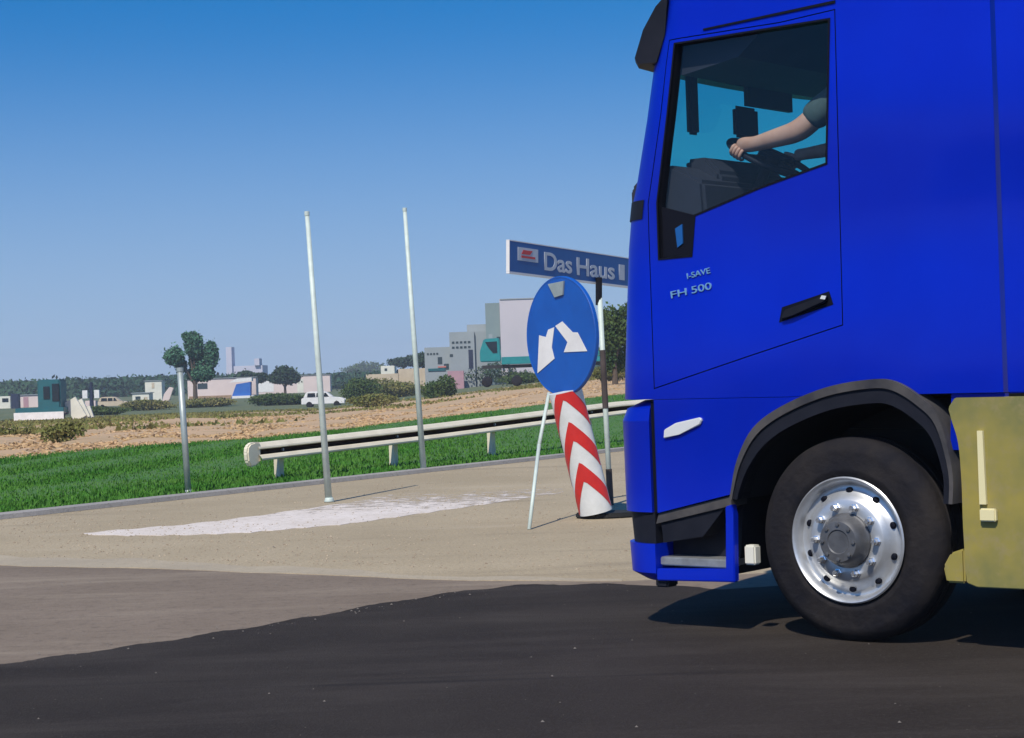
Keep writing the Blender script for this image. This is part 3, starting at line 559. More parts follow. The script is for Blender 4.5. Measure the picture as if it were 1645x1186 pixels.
# ------------------------------------------------------------------ round mandatory sign, chevron marker, name sign
Y = 17.3; base = gnd(960, 834); Y = base.y
c = at(902, 540, Y); o = empty('round_sign', Vector((c.x, Y, 0)), 'round blue sign with two white diverging arrows above the chevron marker', 'sign')
th = math.radians(56); nrm = Vector((-math.sin(th), -math.cos(th), 0)); ax = Vector((math.cos(th), -math.sin(th), 0)); lean = math.radians(8)
upv = (Vector((0, 0, 1))*math.cos(lean)-ax*math.sin(lean)).normalized(); axv = upv.cross(-nrm).normalized(); axv = axv if axv.x > 0 else -axv
cl = c-o.location
def dsk(u, v, dd): return cl+axv*u+upv*v+nrm*dd
bm = bmesh.new(); lathe(bm, [(0, .012), (.525, .012), (.54, .016), (.548, .010), (.548, -.022), (.535, -.026), (.535, -.012), (0, -.012)], lambda r, a, h: dsk(r*math.cos(a), r*math.sin(a), h), n=64); obj('disc', bm, M['sign_blue'], o)
def arrow(pts_): bm = bmesh.new(); prism(bm, pts_, .0145, .018, dsk); return obj('arrow', bm, M['white'], o)
arrow([(-.073, .095), (-.173, .09), (-.224, .03), (-.327, .064), (-.425, -.278), (-.128, -.188), (-.15, -.08)])
arrow([(-.055, .103), (.06, .125), (.20, .0), (.275, -.015), (.385, -.205), (.03, -.155), (.105, -.075)])
bm = bmesh.new(); prism(bm, [(-.08, .50), (.17, .48), (.13, .36), (-.0, .36)], .0145, .03, dsk); obj('bracket', bm, M['steel'], o)
bm = bmesh.new()
for v in (.25, -.25): prism(bm, [(-.25, v-.02), (.25, v-.02), (.25, v+.02), (-.25, v+.02)], -.06, -.027, dsk)
obj('back_rail', bm, M['steel'], o)
# prop leg of the stand, reaching the ground on the left
leg = gnd(850, 851)-o.location; tp = at(882, 632, Y+.05)-o.location; mid = at(866, 715, (leg+o.location).lerp(tp+o.location, .6).y)-o.location
bm = bmesh.new(); arc_tube(bm, [leg, mid, tp], .017, 8); obj('prop_leg', bm, M['mint'], o, True)
bt = gnd(962, 832)-o.location; bm = bmesh.new(); tube(bm, bt+Vector((.0, .2, .0)), cl-nrm*.09, .028, n=10); obj('mast', bm, M['blackpost'], o, True)
# chevron marker: half drum of white sheeting with red chevrons, leaning with the stand
b = gnd(960, 833); o = empty('chevron_marker', b, 'leaning white marker with red upward chevrons under the round sign', 'marker')
tpw = at(908, 628, b.y-.1)-b; axm = tpw.normalized(); L_ = tpw.length; fwd = Vector((-.35, -.94, 0)); side = axm.cross(fwd).normalized(); side = side if side.x > 0 else -side; fwd = side.cross(axm).normalized(); fwd = fwd if fwd.y < 0 else -fwd
RD = .155
def drum(a, v, dr): return axm*v+side*(math.sin(a)*(RD+dr))+fwd*(math.cos(a)*(RD+dr)*.8)
NA = 18; angs = [math.radians(-88+176*k/NA) for k in range(NA+1)]
rows = [[drum(a, v, 0) for a in angs] for v in (.06, .5, 1.0, L_)]
bk = [[axm*v+side*(math.sin(a)*RD)+fwd*(math.cos(a)*RD*.12-.02) for a in angs[::-1]] for v in (.06, .5, 1.0, L_)]
grid_mesh('drum', [r+q+[r[0]] for r, q in zip(rows, bk)], M['refl_white'], o)
bm = bmesh.new(); vs = [bm.verts.new(q) for q in rows[-1]+bk[-1]]; bm.faces.new(vs); vs = [bm.verts.new(q) for q in rows[0]+bk[0]]; bm.faces.new(vs); obj('drum_cap', bm, M['refl_white'], o)
pitch = .385; DV = lambda a: abs(a-math.radians(2))/math.radians(88)*(.46 if a < math.radians(2) else .31)
for k in range(3):
    v0 = .37+pitch*k; ro, ri = [], []
    for a in angs:
        vt = v0+.20-DV(a); vb = vt-.18
        if a == angs[0] or a == angs[-1]: pass
        ro.append(drum(a, min(vt, L_-.005), .004)); ri.append(drum(a, min(max(vb, .07), L_-.006), .004))
    if k == 2: ro = [drum(a, min(v0+.20-DV(a), L_-.005), .004) for a in angs]
    grid_mesh('chevron', [ri, ro], M['red'], o)
bm = bmesh.new(); prism(bm, [(.30*math.cos(q), .20*math.sin(q)) for q in np.linspace(0, 2*PI, 17)[:-1]], 0, .05, lambda u, v, dd: (u+.10, v+.1, dd)); obj('base', bm, M['rubber'], o, bevel=.012)
bm = bmesh.new(); tube(bm, (0, 0, .03), axm*.14, .055, n=10); obj('socket', bm, M['steel'], o)
# blue name sign on its own post
pb = gnd(981, 812); o = empty('name_sign', pb, 'long blue name board with white lettering above the round sign', 'sign')
A0 = at(817, 436, 17.4)-pb; A1 = at(817, 387, 17.4)-pb; B0 = at(1010, 460, 19.5)-pb; B1 = at(1010, 415, 19.5)-pb
ex = (B0-A0); W_ = ex.length; ex.normalize(); ez = (A1-A0); Hh = ez.length; ez.normalize(); en = ez.cross(ex).normalized(); en = en if en.y < 0 else -en
def brd(u, v, dd): return A0+ex*u+ez*v+en*dd
bm = bmesh.new(); prism(bm, [(0, 0), (W_, 0), (W_, Hh), (0, Hh)], -.02, .012, brd); obj('board', bm, M['sign_navy'], o)
bm = bmesh.new(); 
for q in ([(-.008, -.020), (W_+.008, -.020), (W_+.008, -.001), (-.008, -.001)], [(-.008, Hh+.001), (W_+.008, Hh+.001), (W_+.008, Hh+.010), (-.008, Hh+.010)], [(-.009, 0), (-.001, 0), (-.001, Hh), (-.009, Hh)], [(W_+.001, 0), (W_+.009, 0), (W_+.009, Hh), (W_+.001, Hh)]): prism(bm, q, -.021, .014, brd)
obj('frame', bm, M['white'], o)
BM = Matrix((( ex.x, ez.x, en.x, A0.x), (ex.y, ez.y, en.y, A0.y), (ex.z, ez.z, en.z, A0.z), (0, 0, 0, 1)))
def tx(s, u, v, size, width, m=M['letter']): text_mesh('lettering', s, size, .0015, m, BM @ Matrix.Translation((u, v, .0138)), o, width, .018)
bm = bmesh.new(); prism(bm, [(W_*.06, Hh*.40), (W_*.215, Hh*.40), (W_*.215, Hh*.84), (W_*.06, Hh*.84)], .0125, .016, brd); obj('emblem', bm, M['letter'], o)
bm = bmesh.new(); prism(bm, [(W_*.085, Hh*.50), (W_*.19, Hh*.50), (W_*.19, Hh*.57), (W_*.085, Hh*.57)], .0165, .019, brd); prism(bm, [(W_*.085, Hh*.62), (W_*.15, Hh*.62), (W_*.17, Hh*.76), (W_*.10, Hh*.76)], .0165, .019, brd); obj('emblem_mark', bm, M['red'], o)
tx('Das', W_*.265, Hh*.20, Hh*.86, W_*.225); tx('Haus', W_*.53, Hh*.18, Hh*.86, W_*.33); tx('1', W_*.90, Hh*.2, Hh*.78, W_*.05)
bm = bmesh.new(); tube(bm, (0, 0, -.05), at(962, 452, 18.9)-pb, .027, n=10); obj('post', bm, M['mint'], o, True)
bm = bmesh.new(); q0, q1 = at(962, 490, 18.9)-pb, at(962, 446, 18.85)-pb; tube(bm, q0, q1, .034, n=10); obj('clamp', bm, M['black'], o)
bm = bmesh.new(); tube(bm, (0, 0, 0), (at(962, 452, 18.9)-pb)*.16, .033, n=10); obj('boot', bm, M['blackpost'], o)
bm = bmesh.new(); tube(bm, (at(962, 452, 18.9)-pb)*.43, (at(962, 452, 18.9)-pb)*.69, .031, n=10); obj('sleeve', bm, M['blackpost'], o)

# ------------------------------------------------------------------ the blue truck (x: rearwards from the front axle, y: inwards from the near side, z: up)
RA = math.radians(-40); wc = at(1352, 870, 9.1)
truck = empty('truck', Vector((wc.x, wc.y, 0)), 'bright blue tractor unit crossing at right with driver arm at window', 'truck', rz=RA)
TW = 2.5; RC = .25; BOW = .10
ZF = [(1.215, -1.405), (1.355, -1.398), (1.69, -1.372), (2.02, -1.345), (2.25, -1.312), (2.38, -1.272), (2.7, -1.195), (2.96, -1.140), (3.18, -1.062), (3.31, -1.03), (3.55, -.93), (3.72, -.78)]
def xf(z): return float(np.interp(z, [a for a, b in ZF], [b for a, b in ZF]))
def ring(z, x_front, ins=0, rear=.87, rc=RC, bow=BOW):
    y0, y1 = ins, TW-ins; xf_ = x_front+ins; pts = [(rear-ins, y0), (.3, y0), (xf_+rc, y0)]
    for k in range(1, 9): a = PI/2*k/8; pts.append((xf_+rc-rc*math.sin(a), y0+rc-rc*math.cos(a)))
    for k in range(1, 8):
        f = k/8; y = y0+rc+(y1-y0-2*rc)*f; pts.append((xf_-bow*(1-(2*f-1)**2), y))
    for k in range(8, 0, -1): a = PI/2*k/8; pts.append((xf_+rc-rc*math.sin(a), y1-rc+rc*math.cos(a)))
    pts += [(xf_+rc, y1), (.3, y1), (rear-ins, y1)]
    return [(x, y, z) for x, y in pts]
def loft(bm, rings):
    R_ = [[bm.verts.new(p) for p in r] for r in rings]; n = len(R_[0])
    for A_, B_ in zip(R_[:-1], R_[1:]):
        for k in range(n): bm.faces.new((A_[k], A_[(k+1) % n], B_[(k+1) % n], B_[k]))
    bm.faces.new(R_[0][::-1]); bm.faces.new(R_[-1])
def tmp(bm, m):
    bmesh.ops.recalc_face_normals(bm, faces=bm.faces[:]); me = bpy.data.meshes.new('tmp'); bm.to_mesh(me); bm.free(); me.materials.append(m)
    o = bpy.data.objects.new('tmp', me); COL.objects.link(o); return o
def boolean(o, cutters, op='DIFFERENCE'):
    for c in cutters:
        md = o.modifiers.new('b', 'BOOLEAN'); md.operation = op; md.solver = 'EXACT'; md.object = c
        try: md.material_mode = 'TRANSFER'
        except Exception: pass
    bpy.context.view_layer.update(); me = bpy.data.meshes.new_from_object(o.evaluated_get(bpy.context.evaluated_depsgraph_get())); o.modifiers.clear(); return me
side = lambda u, v, d: (u, d, v)
def sideprism(pts, d0, d1, m): bm = bmesh.new(); prism(bm, pts, d0, d1, side); return tmp(bm, m)
bm = bmesh.new(); loft(bm, [ring(z, x) for z, x in ZF[:-2]]+[ring(3.55, -.93, .03), ring(3.68, -.80, .10), ring(3.74, -.66, .25)]); outer = tmp(bm, M['blue'])
zi = [1.30]+[z for z, _ in ZF[1:-2]]+[3.5]; bm = bmesh.new(); loft(bm, [ring(z, xf(z), .065) for z in zi]); inner = tmp(bm, M['interior'])
WIN = [(-.877, 3.048), (.028, 3.042), (-.015, 2.352), (-.40, 2.268), (-.798, 2.161), (-.826, 1.955), (-1.023, 1.952), (-1.022, 2.24), (-.940, 2.68)]
def offs(pts, d):                                           # polygon grown by d
    n = len(pts); cx = sum(p[0] for p in pts)/n; cy = sum(p[1] for p in pts)/n; ar = sum(pts[i][0]*pts[(i+1) % n][1]-pts[(i+1) % n][0]*pts[i][1] for i in range(n)); sg = 1 if ar > 0 else -1; out = []
    for i in range(n):
        p0, p1, p2 = Vector(pts[i-1]), Vector(pts[i]), Vector(pts[(i+1) % n]); a = (p1-p0).normalized(); b = (p2-p1).normalized()
        na, nb = Vector((a.y, -a.x))*sg, Vector((b.y, -b.x))*sg; m_ = (na+nb); m_ = m_/max(m_.length_squared, .3)*2*d/1; m_ = m_ if m_.length < 3*abs(d) else m_.normalized()*3*abs(d); out.append(tuple(p1+m_))
    return out
cut_w = sideprism(WIN, -.3, .3, M['black']); cut_w2 = sideprism(WIN, TW-.3, TW+.3, M['black'])
bm = bmesh.new(); prism(bm, [(.22, 2.29), (TW-.22, 2.29), (TW-.28, 3.06), (.28, 3.06)], -2.0, -.80, lambda u, v, d: (d, u, v)); cut_s = tmp(bm, M['black'])
def smooth(pts, k=5):
    out = []; n = len(pts)
    for i in range(n-1):
        p0, p1, p2, p3 = (Vector(pts[max(i-1, 0)]), Vector(pts[i]), Vector(pts[i+1]), Vector(pts[min(i+2, n-1)]))
        for j in range(k):
            t = j/k; out.append(tuple(.5*((2*p1)+(p2-p0)*t+(2*p0-5*p1+4*p2-p3)*t*t+(3*p1-p0-3*p2+p3)*t**3)))
    return out+[pts[-1]]
ARCH = [(-.62, .2), (-.61, .706), (-.566, .896), (-.467, 1.053), (-.298, 1.161), (-.047, 1.249), (.194, 1.283), (.327, 1.271), (.455, 1.195), (.548, 1.1), (.60, .84), (.58, .2)]; ARCH = [ARCH[0]]+smooth(ARCH[1:-1])+[ARCH[-1]]
cut_a = sideprism(ARCH, -.3, TW+.3, M['black'])
DOOR = [(-1.085, 1.275), (-.5, 1.425), (.045, 1.56), (.062, 3.085), (-.25, 3.068), (-.92, 3.075), (-.985, 2.70), (-1.085, 2.24)]
cut_din = sideprism(DOOR, -.3, .30, M['gap']); cut_dout = sideprism(offs(DOOR, .0055), -.3, .30, M['gap'])
shell = boolean(outer, [inner, cut_w2, cut_s, cut_a, cut_dout]); door = boolean(outer, [inner, cut_w]); 
dtmp = bpy.data.objects.new('tmp', door); COL.objects.link(dtmp); door = boolean(dtmp, [cut_din], 'INTERSECT')
body = link('body', shell, None, truck); dr = link('door', door, None, truck)
for t_ in (outer, inner, cut_w, cut_w2, cut_s, cut_a, cut_din, cut_dout, dtmp): bpy.data.objects.remove(t_)
def auto_smooth(o, ang=30):
    bm = bmesh.new(); bm.from_mesh(o.data)
    for f in bm.faces: f.smooth = True
    for e in bm.edges: e.smooth = not (len(e.link_faces) == 2 and e.calc_face_angle(0) > math.radians(ang))
    bm.to_mesh(o.data); bm.free()
auto_smooth(body); auto_smooth(dr)
# window: rubber frame, pane; a dark lower quarter pane
bm = bmesh.new(); big = offs(WIN, .010); n = len(WIN)
for i in range(n):
    j = (i+1) % n
    q = [WIN[i], WIN[j], big[j], big[i]]; prism(bm, q, -.004, .012, side)
fr = obj('window_frame', bm, M['gap'], dr)
bm = bmesh.new(); bm.faces.new([bm.verts.new((u, .032, v)) for u, v in WIN]); obj('side_window', bm, M['clear'], dr)
bm = bmesh.new(); prism(bm, [(-1.015, 2.22), (-.80, 2.157), (-.829, 1.96), (-1.016, 1.958)], .022, .029, side); obj('mirror_mount', bm, M['gap'], dr)
bm = bmesh.new(); prism(bm, [(-.93, 2.10), (-.885, 2.12), (-.885, 2.02), (-.92, 2.0)], .014, .022, side); obj('mount_badge', bm, M['sign_navy'], dr)
bm = bmesh.new(); bm.faces.new([bm.verts.new((u, TW-.032, v)) for u, v in WIN]); obj('passenger_window', bm, M['windscreen'], truck)
rows = []
for z in np.linspace(2.27, 3.08, 9):
    x0 = xf(z); rows.append([(x0+.03-BOW*(1-(2*f-1)**2)*1.0, RC-.05+(TW-2*RC+.1)*f, z) for f in np.linspace(0, 1, 17)])
grid_mesh('windscreen', rows, M['windscreen'], truck)
# outside sun visor across the top of the windscreen
rows = []
for y in np.linspace(.03, TW-.03, 21):
    f = min(max((y-RC)/(TW-2*RC), 0), 1); bw = BOW*(1-(2*f-1)**2); e = 0
    if y < RC: e = RC-math.sqrt(max(RC*RC-(RC-y)**2, 0))
    if y > TW-RC: e = RC-math.sqrt(max(RC*RC-(RC-(TW-y))**2, 0))
    rows.append([(px_-bw+e*.75, y, pz) for px_, pz in ((-1.035, 3.33), (-1.115, 3.27), (-1.20, 3.16), (-1.26, 3.02), (-1.24, 2.985), (-1.12, 2.98), (-1.06, 3.12), (-1.035, 3.33))])
vz = grid_mesh('sun_visor', rows, M['black'], truck, False)
bm = bmesh.new(); bm.from_mesh(vz.data)
for r in (rows[0], rows[-1]): bm.faces.new([bm.verts.new(p) for p in r[:-1]])
bm.to_mesh(vz.data); bm.free()
# crease moulding above the door, cowl band below the windscreen corner
bm = bmesh.new(); prism(bm, [(-.70, 3.095), (.07, 3.118), (.07, 3.132), (-.70, 3.105)], -.006, .02, side); obj('drip_moulding', bm, M['gap'], truck)
bm = bmesh.new(); rr = [ring(z, xf(z)-.004, -.003)[3:20] for z in (2.165, 2.265)]; R2 = [[bm.verts.new(p) for p in r] for r in rr]
for k in range(len(rr[0])-1): bm.faces.new((R2[0][k], R2[0][k+1], R2[1][k+1], R2[1][k]))
obj('cowl_band', bm, M['black'], truck, True)
# door handle, badges
bm = bmesh.new(); prism(bm, [(-.29, 1.595), (-.265, 1.645), (-.06, 1.70), (-.02, 1.70), (-.03, 1.675), (-.22, 1.615)], -.028, .004, side); obj('handle', bm, M['black'], dr, bevel=.006)
bm = bmesh.new(); prism(bm, [(-.31, 1.585), (-.29, 1.66), (-.02, 1.725), (.0, 1.66)], -.003, .004, side); obj('handle_recess', bm, M['gap'], dr)
bm = bmesh.new(); prism(bm, [(-.055, 1.69), (-.045, 1.706), (-.02, 1.702), (-.028, 1.685)], -.032, -.0285, side); obj('lock', bm, M['lamp'], dr)
SM = lambda u, v, ang: Matrix.Translation((u, -.004, v)) @ Matrix.Rotation(-ang, 4, 'Y') @ Matrix.Rotation(PI/2, 4, 'X')
text_mesh('badge', 'I-SAVE', .042, .003, M['badge'], SM(-.85, 1.833, math.radians(9)), dr, .145)
text_mesh('badge', 'FH', .052, .003, M['badge'], SM(-.955, 1.738, math.radians(8)), dr, .10); text_mesh('badge', '500', .052, .003, M['badge'], SM(-.825, 1.7563, math.radians(8)), dr, .125)
# lower corner: bumper wrapping round the front
def strip_shell(z0, z1, x0, x1, m, name, rear, steps=4, ins0=0, ins1=0):
    bm = bmesh.new(); rr = []
    for k in range(steps+1): f = k/steps; rr.append(ring(z0+(z1-z0)*f, x0+(x1-x0)*f, ins0*(1-f)+ins1*f, rear=rear))
    rr = [[p for p in r if p[0] <= rear+1e-6 or True] for r in rr]
    loft(bm, [[((rear if i in (0, 1, len(r)-1, len(r)-2) else x), y, z) for i, (x, y, z) in enumerate(r)] for r in rr]); o = obj(name, bm, m, truck); auto_smooth(o, 35); return o
strip_shell(.62, 1.10, -1.42, -1.425, M['blue'], 'bumper', -1.130)
strip_shell(1.1005, 1.165, -1.425, -1.413, M['blue'], 'bumper_lip', -1.130, 3, 0, .012); strip_shell(1.1655, 1.208, -1.413, -1.36, M['blue'], 'bumper_cap', -1.130, 3, .012, .05)
strip_shell(.455, .619, -1.395, -1.41, M['black'], 'bumper_insert', -1.12, 2, .012, .012)
strip_shell(.300, .454, -1.395, -1.405, M['blue'], 'bumper_skirt', -1.118, 2, .0, .0); strip_shell(.258, .2995, -1.35, -1.395, M['blue'], 'bumper_underlip', -1.118, 2, .03, .0)
boxo('tow_cover', (-1.14, .02, .225), (-1.06, .12, .268), M['black'], truck, .008)
bm = bmesh.new(); prism(bm, [(-1.128, .62), (-1.096, .62), (-1.096, 1.205), (-1.128, 1.205)], .018, .3, side); obj('panel_gap', bm, M['gap'], truck)
# lower side panel between bumper and wheel arch, with marker lamp
def arch_in(pts): return pts
LP = [(-1.094, .618), (-.64, .722), (-.612, .73), (-.609, .76), (-.566, .896), (-.467, 1.053), (-.298, 1.161), (-.18, 1.2035), (-.18, 1.2125), (-1.094, 1.2125)]
bm = bmesh.new(); prism(bm, LP, 0, .05, side); obj('lower_panel', bm, M['blue'], truck)
bm = bmesh.new(); prism(bm, [(p[0], p[1]) for p in LP], TW-.05, TW, side); obj('lower_panel', bm, M['blue'], truck)
bm = bmesh.new(); prism(bm, [(-1.03, 1.01), (-1.025, 1.055), (-.95, 1.09), (-.80, 1.118), (-.785, 1.105), (-.80, 1.08), (-.93, 1.03)], -.016, .002, side); obj('side_emblem', bm, M['lamp'], truck, bevel=.004)
# steps under the door: dark well, blue frame, bright treads
bm = bmesh.new(); prism(bm, [(-1.115, .30), (-.70, .30), (-.66, .70), (-1.115, .60)], .16, .55, side); obj('step_well', bm, M['black'], truck)
bm = bmesh.new(); prism(bm, [(-1.115, .56), (-.64, .665), (-.64, .715), (-1.095, .614)], .012, .16, side); obj('step_shroud', bm, M['grey_plastic'], truck)
bm = bmesh.new(); prism(bm, [(-1.095, .60), (-.63, .705), (-.70, .64), (-.83, .50), (-1.08, .46)], .025, .16, side); obj('step_cheek', bm, M['black'], truck)
bm = bmesh.new(); prism(bm, [(-.672, .66), (-.628, .672), (-.622, .62), (-.628, .275), (-1.115, .262), (-1.115, .325), (-.672, .335)], 0, .045, side); obj('step_frame', bm, M['blue'], truck, bevel=.006)
boxo('step_tread', (-1.11, .03, .340), (-.69, .26, .385), M['tread'], truck, .006); boxo('step_tread', (-1.05, .20, .62), (-.70, .36, .65), M['tread'], truck)
boxo('side_bracket', (-.605, .06, .36), (-.54, .12, .46), M['offwhite'], truck, .008)
# wheel arch: fender band standing proud with a dark inner liner
AO = [(-.625, .70), (-.614, .75), (-.572, .900), (-.472, 1.060), (-.30, 1.168), (-.047, 1.256), (.194, 1.290), (.33, 1.278), (.460, 1.202), (.556, 1.10), (.615, .86), (.61, .70)]
AO = smooth(AO)
AI = [(-.585, .70), (-.568, .755), (-.515, .86), (-.415, .975), (-.265, 1.065), (-.035, 1.145), (.185, 1.175), (.30, 1.165), (.415, 1.10), (.505, 1.01), (.56, .84), (.558, .70)]; AI = smooth(AI)
for y0, y1, yl in ((-.028, .10, .72), (TW-.10, TW+.028, TW-.72)):
    AM = [(a[0]*.62+b[0]*.38, a[1]*.62+b[1]*.38) for a, b in zip(AO, AI)]
    for nm, PA, PB, mm, e in (('fender', AO, AM, 'grey_plastic', 0), ('fender_lip', AM, AI, 'black', .012)):
        bm = bmesh.new()
        A4 = [[bm.verts.new((p[0], yy, p[1])) for p in PP] for PP, yy in ((PA, y0+(e if y0 < 1 else 0)), (PB, y0+(e if y0 < 1 else 0)), (PB, y1), (PA, y1))]
        for q in range(4):
            for i in range(len(PA)-1): bm.faces.new((A4[q][i], A4[q][i+1], A4[(q+1) % 4][i+1], A4[(q+1) % 4][i]))
        for i in (0, -1): bm.faces.new([A4[q][i] for q in range(4)])
        o = obj(nm, bm, M[mm], truck); auto_smooth(o, 40)
    rows = [[(x, y, z) for x, z in AI] for y in sorted((y0+.05, yl))]; grid_mesh('arch_liner', rows, M['chassis'], truck)
# wheels
def build_wheel(name, cx, cy, out, parent, R_=.505):
    w_ = bpy.data.objects.new(name, None); COL.objects.link(w_); w_.parent = parent; w_.location = (cx, cy, R_); w_.rotation_euler = (0, 0, 0 if out < 0 else PI)
    fn = lambda r, a, h: (r*math.cos(a), h, r*math.sin(a))
    bm = bmesh.new(); prof = [(.295, .03), (.315, .012), (.34, .004), (.352, .002), (.36, .006), (.43, -.004), (.452, .002), (.47, .014), (.49, .03), (.502, .05), (.505, .07), (.505, .10), (.494, .102), (.494, .114), (.505, .116), (.505, .155), (.494, .157), (.494, .169), (.505, .171), (.505, .20), (.505, .235), (.49, .27), (.45, .295), (.34, .29), (.295, .27)]
    lathe(bm, prof, fn, 96); o = obj('tyre', bm, M['tyre'], w_); auto_smooth(o, 40)
    bm = bmesh.new(); lathe(bm, [(.270, .20), (.294, .03), (.308, .004), (.312, -.004), (.305, -.010), (.294, -.004), (.284, .020), (.276, .045), (.262, .050), (.240, .040), (.222, .020), (.204, .002), (.195, -.004), (.15, -.006), (.135, -.004), (.135, .1)], fn, 96); o = obj('rim', bm, M['alu'], w_); auto_smooth(o, 45)
    bm = bmesh.new(); lathe(bm, [(.134, .02), (.134, -.02), (.126, -.028), (.118, -.055), (.110, -.075), (.098, -.088), (.06, -.092), (.055, -.086), (.0, -.086)], fn, 48); o = obj('hub', bm, M['hub'], w_); auto_smooth(o, 35)
    for k in range(10):
        a = 2*PI*(k+.5)/10; bm = bmesh.new()
        lathe(bm, [(0, .018), (.0145, .018), (.016, .022), (.016, .07)], lambda r, t, h: ((.244+r*math.cos(t)*.85)*math.cos(a)-r*math.sin(t)*1.1*math.sin(a), h+.012, (.244+r*math.cos(t)*.85)*math.sin(a)+r*math.sin(t)*1.1*math.cos(a)), 16); obj('vent_hole', bm, M['gap'], w_, True)
        a = 2*PI*k/10; bm = bmesh.new(); c = ((.1675*math.cos(a)), (.1675*math.sin(a)))
        lathe(bm, [(.021, -.005), (.021, -.014), (.0155, -.016), (.0155, -.044), (.011, -.050), (0, -.050)], lambda r, t, h: (c[0]+r*math.cos(t), h, c[1]+r*math.sin(t)), 6); obj('wheel_nut', bm, M['chrome'], w_)
    for k in range(8):
        a = 2*PI*k/8; bm = bmesh.new(); c = (.085*math.cos(a), .085*math.sin(a)); lathe(bm, [(.010, -.088), (.010, -.098), (0, -.099)], lambda r, t, h: (c[0]+r*math.cos(t), h, c[1]+r*math.sin(t)), 6); obj('hub_bolt', bm, M['hub'], w_)
    return w_
def copy_tree(o, parent, **kw):
    c = o.copy(); COL.objects.link(c); c.parent = parent
    for ch in list(o.children): copy_tree(ch, c)
    return c
wh = build_wheel('wheel', 0, .055, -1, truck)
for x, y, r in ((0, TW-.055, PI), (3.75, .04, 0), (3.75, TW-.04, PI)):
    c = copy_tree(wh, truck); c.location = (x, y, .505); c.rotation_euler = (0, 0.3, r)
# behind the axle: yellow windscreen reflection built as added panels, cream strip and square, dark lower sill, cab side deflector
FO = smooth([(.648, .33), (.640, .60), (.640, .80), (.630, .98), (.600, 1.09), (.585, 1.15)], 4)
bm = bmesh.new(); prism(bm, FO+[(.62, 1.195), (1.195, 1.195), (1.195, .315), (.70, .312)], .012, .05, side); auto_smooth(obj('yellow_reflection_panel', bm, M['yellow'], truck, bevel=.022))
bm = bmesh.new(); prism(bm, [(1.203, .315), (1.203, 1.195), (2.6, 1.195), (2.6, .31)], .012, .05, side); auto_smooth(obj('yellow_reflection_panel', bm, M['yellow'], truck, bevel=.022))
bm = bmesh.new(); prism(bm, [(.735, .70), (.735, 1.04), (.762, 1.04), (.768, .70)], -.006, .0105, side); obj('reflection_strip', bm, M['cream'], truck)
boxo('reflection_square', (.738, -.018, .622), (.818, .010, .682), M['cream'], truck, .006)
bm = bmesh.new(); prism(bm, [(.535, .325), (.52, .40), (.56, .465), (.632, .49), (.632, .325)], .03, .3, side); obj('yellow_reflection_patch', bm, M['yellow'], truck, bevel=.01)  # low forward end of the reflection, added as a yellow solid
bm = bmesh.new(); prism(bm, [(.885, 1.21), (1.32, 1.21), (1.32, 3.55), (1.2, 3.70), (.885, 3.66)], .012, .04, side); obj('side_deflector', bm, M['blue'], truck, bevel=.006)
bm = bmesh.new(); prism(bm, [(.885, 1.21), (1.32, 1.21), (1.32, 3.55), (1.2, 3.70), (.885, 3.66)], TW-.04, TW-.012, side); obj('side_deflector', bm, M['blue'], truck)
bm = bmesh.new(); prism(bm, [(.585, .95), (.64, .95), (.868, 1.19), (.868, 1.212), (.60, 1.212)], .02, .06, side); obj('rear_lower_panel', bm, M['blue'], truck)
for y in (.75, 1.55): boxo('chassis_rail', (-1.0, y, .72), (4.6, y+.2, 1.02), M['chassis'], truck)
boxo('axle', (-.07, .35, .44), (.07, TW-.35, .58), M['chassis'], truck); boxo('axle', (3.68, .3, .44), (3.82, TW-.3, .58), M['chassis'], truck)
boxo('engine_sump', (-.9, .8, .42), (.5, 1.7, 1.2), M['chassis'], truck); boxo('fuel_tank', (1.1, .12, .40), (2.5, .7, 1.1), M['alu'], truck, .06)
boxo('fifth_wheel', (3.2, .75, 1.1), (4.1, 1.75, 1.2), M['chassis'], truck, .02)
boxo('rear_wall_frame', (.872, .15, 1.3), (.90, TW-.15, 3.4), M['chassis'], truck)
# interior
boxo('cab_floor', (-1.2, .10, 1.55), (.78, TW-.1, 1.62), M['interior'], truck)
bm = bmesh.new(); prism(bm, [(-1.27, 1.6), (-1.27, 2.34), (-1.15, 2.44), (-.98, 2.44), (-.80, 2.34), (-.78, 2.0), (-.9, 1.6)], .09, TW-.09, side); obj('dashboard', bm, M['interior'], truck, bevel=.02)
bm = bmesh.new(); prism(bm, [(-1.06, 2.435), (-1.05, 2.49), (-.92, 2.49), (-.83, 2.40), (-.83, 2.33)], .30, .95, side); obj('binnacle', bm, M['interior'], truck, bevel=.02)
bm = bmesh.new(); prism(bm, [(-1.10, 2.985), (-.90, 2.90), (-.55, 2.95), (-.3, 3.15), (-.3, 3.42), (-.90, 3.42)], .085, TW-.085, side); obj('overhead_locker', bm, M['interior'], truck)
boxo('windscreen_blind', (-1.08, .95, 2.835), (-1.05, 1.42, 2.99), M['interior'], truck); boxo('navigation_screen', (-1.14, .90, 2.66), (-1.10, 1.14, 2.84), M['interior'], truck, .03)
boxo('pillar_monitor', (-1.17, .49, 2.65), (-1.13, .58, 2.99), M['interior'], truck, .015)
bm = bmesh.new(); prism(bm, [(-.25, 2.05), (-.25, 2.2), (.18, 2.17), (.28, 2.85), (.40, 2.88), (.36, 2.10), (.2, 2.02)], .36, .86, side); st = obj('seat', bm, M['fabric'], truck, bevel=.03)
boxo('headrest', (.29, .46, 2.86), (.42, .76, 3.06), M['fabric'], st, .03); boxo('seat_base', (-.2, .4, 1.62), (.3, .82, 2.05), M['interior'], truck)
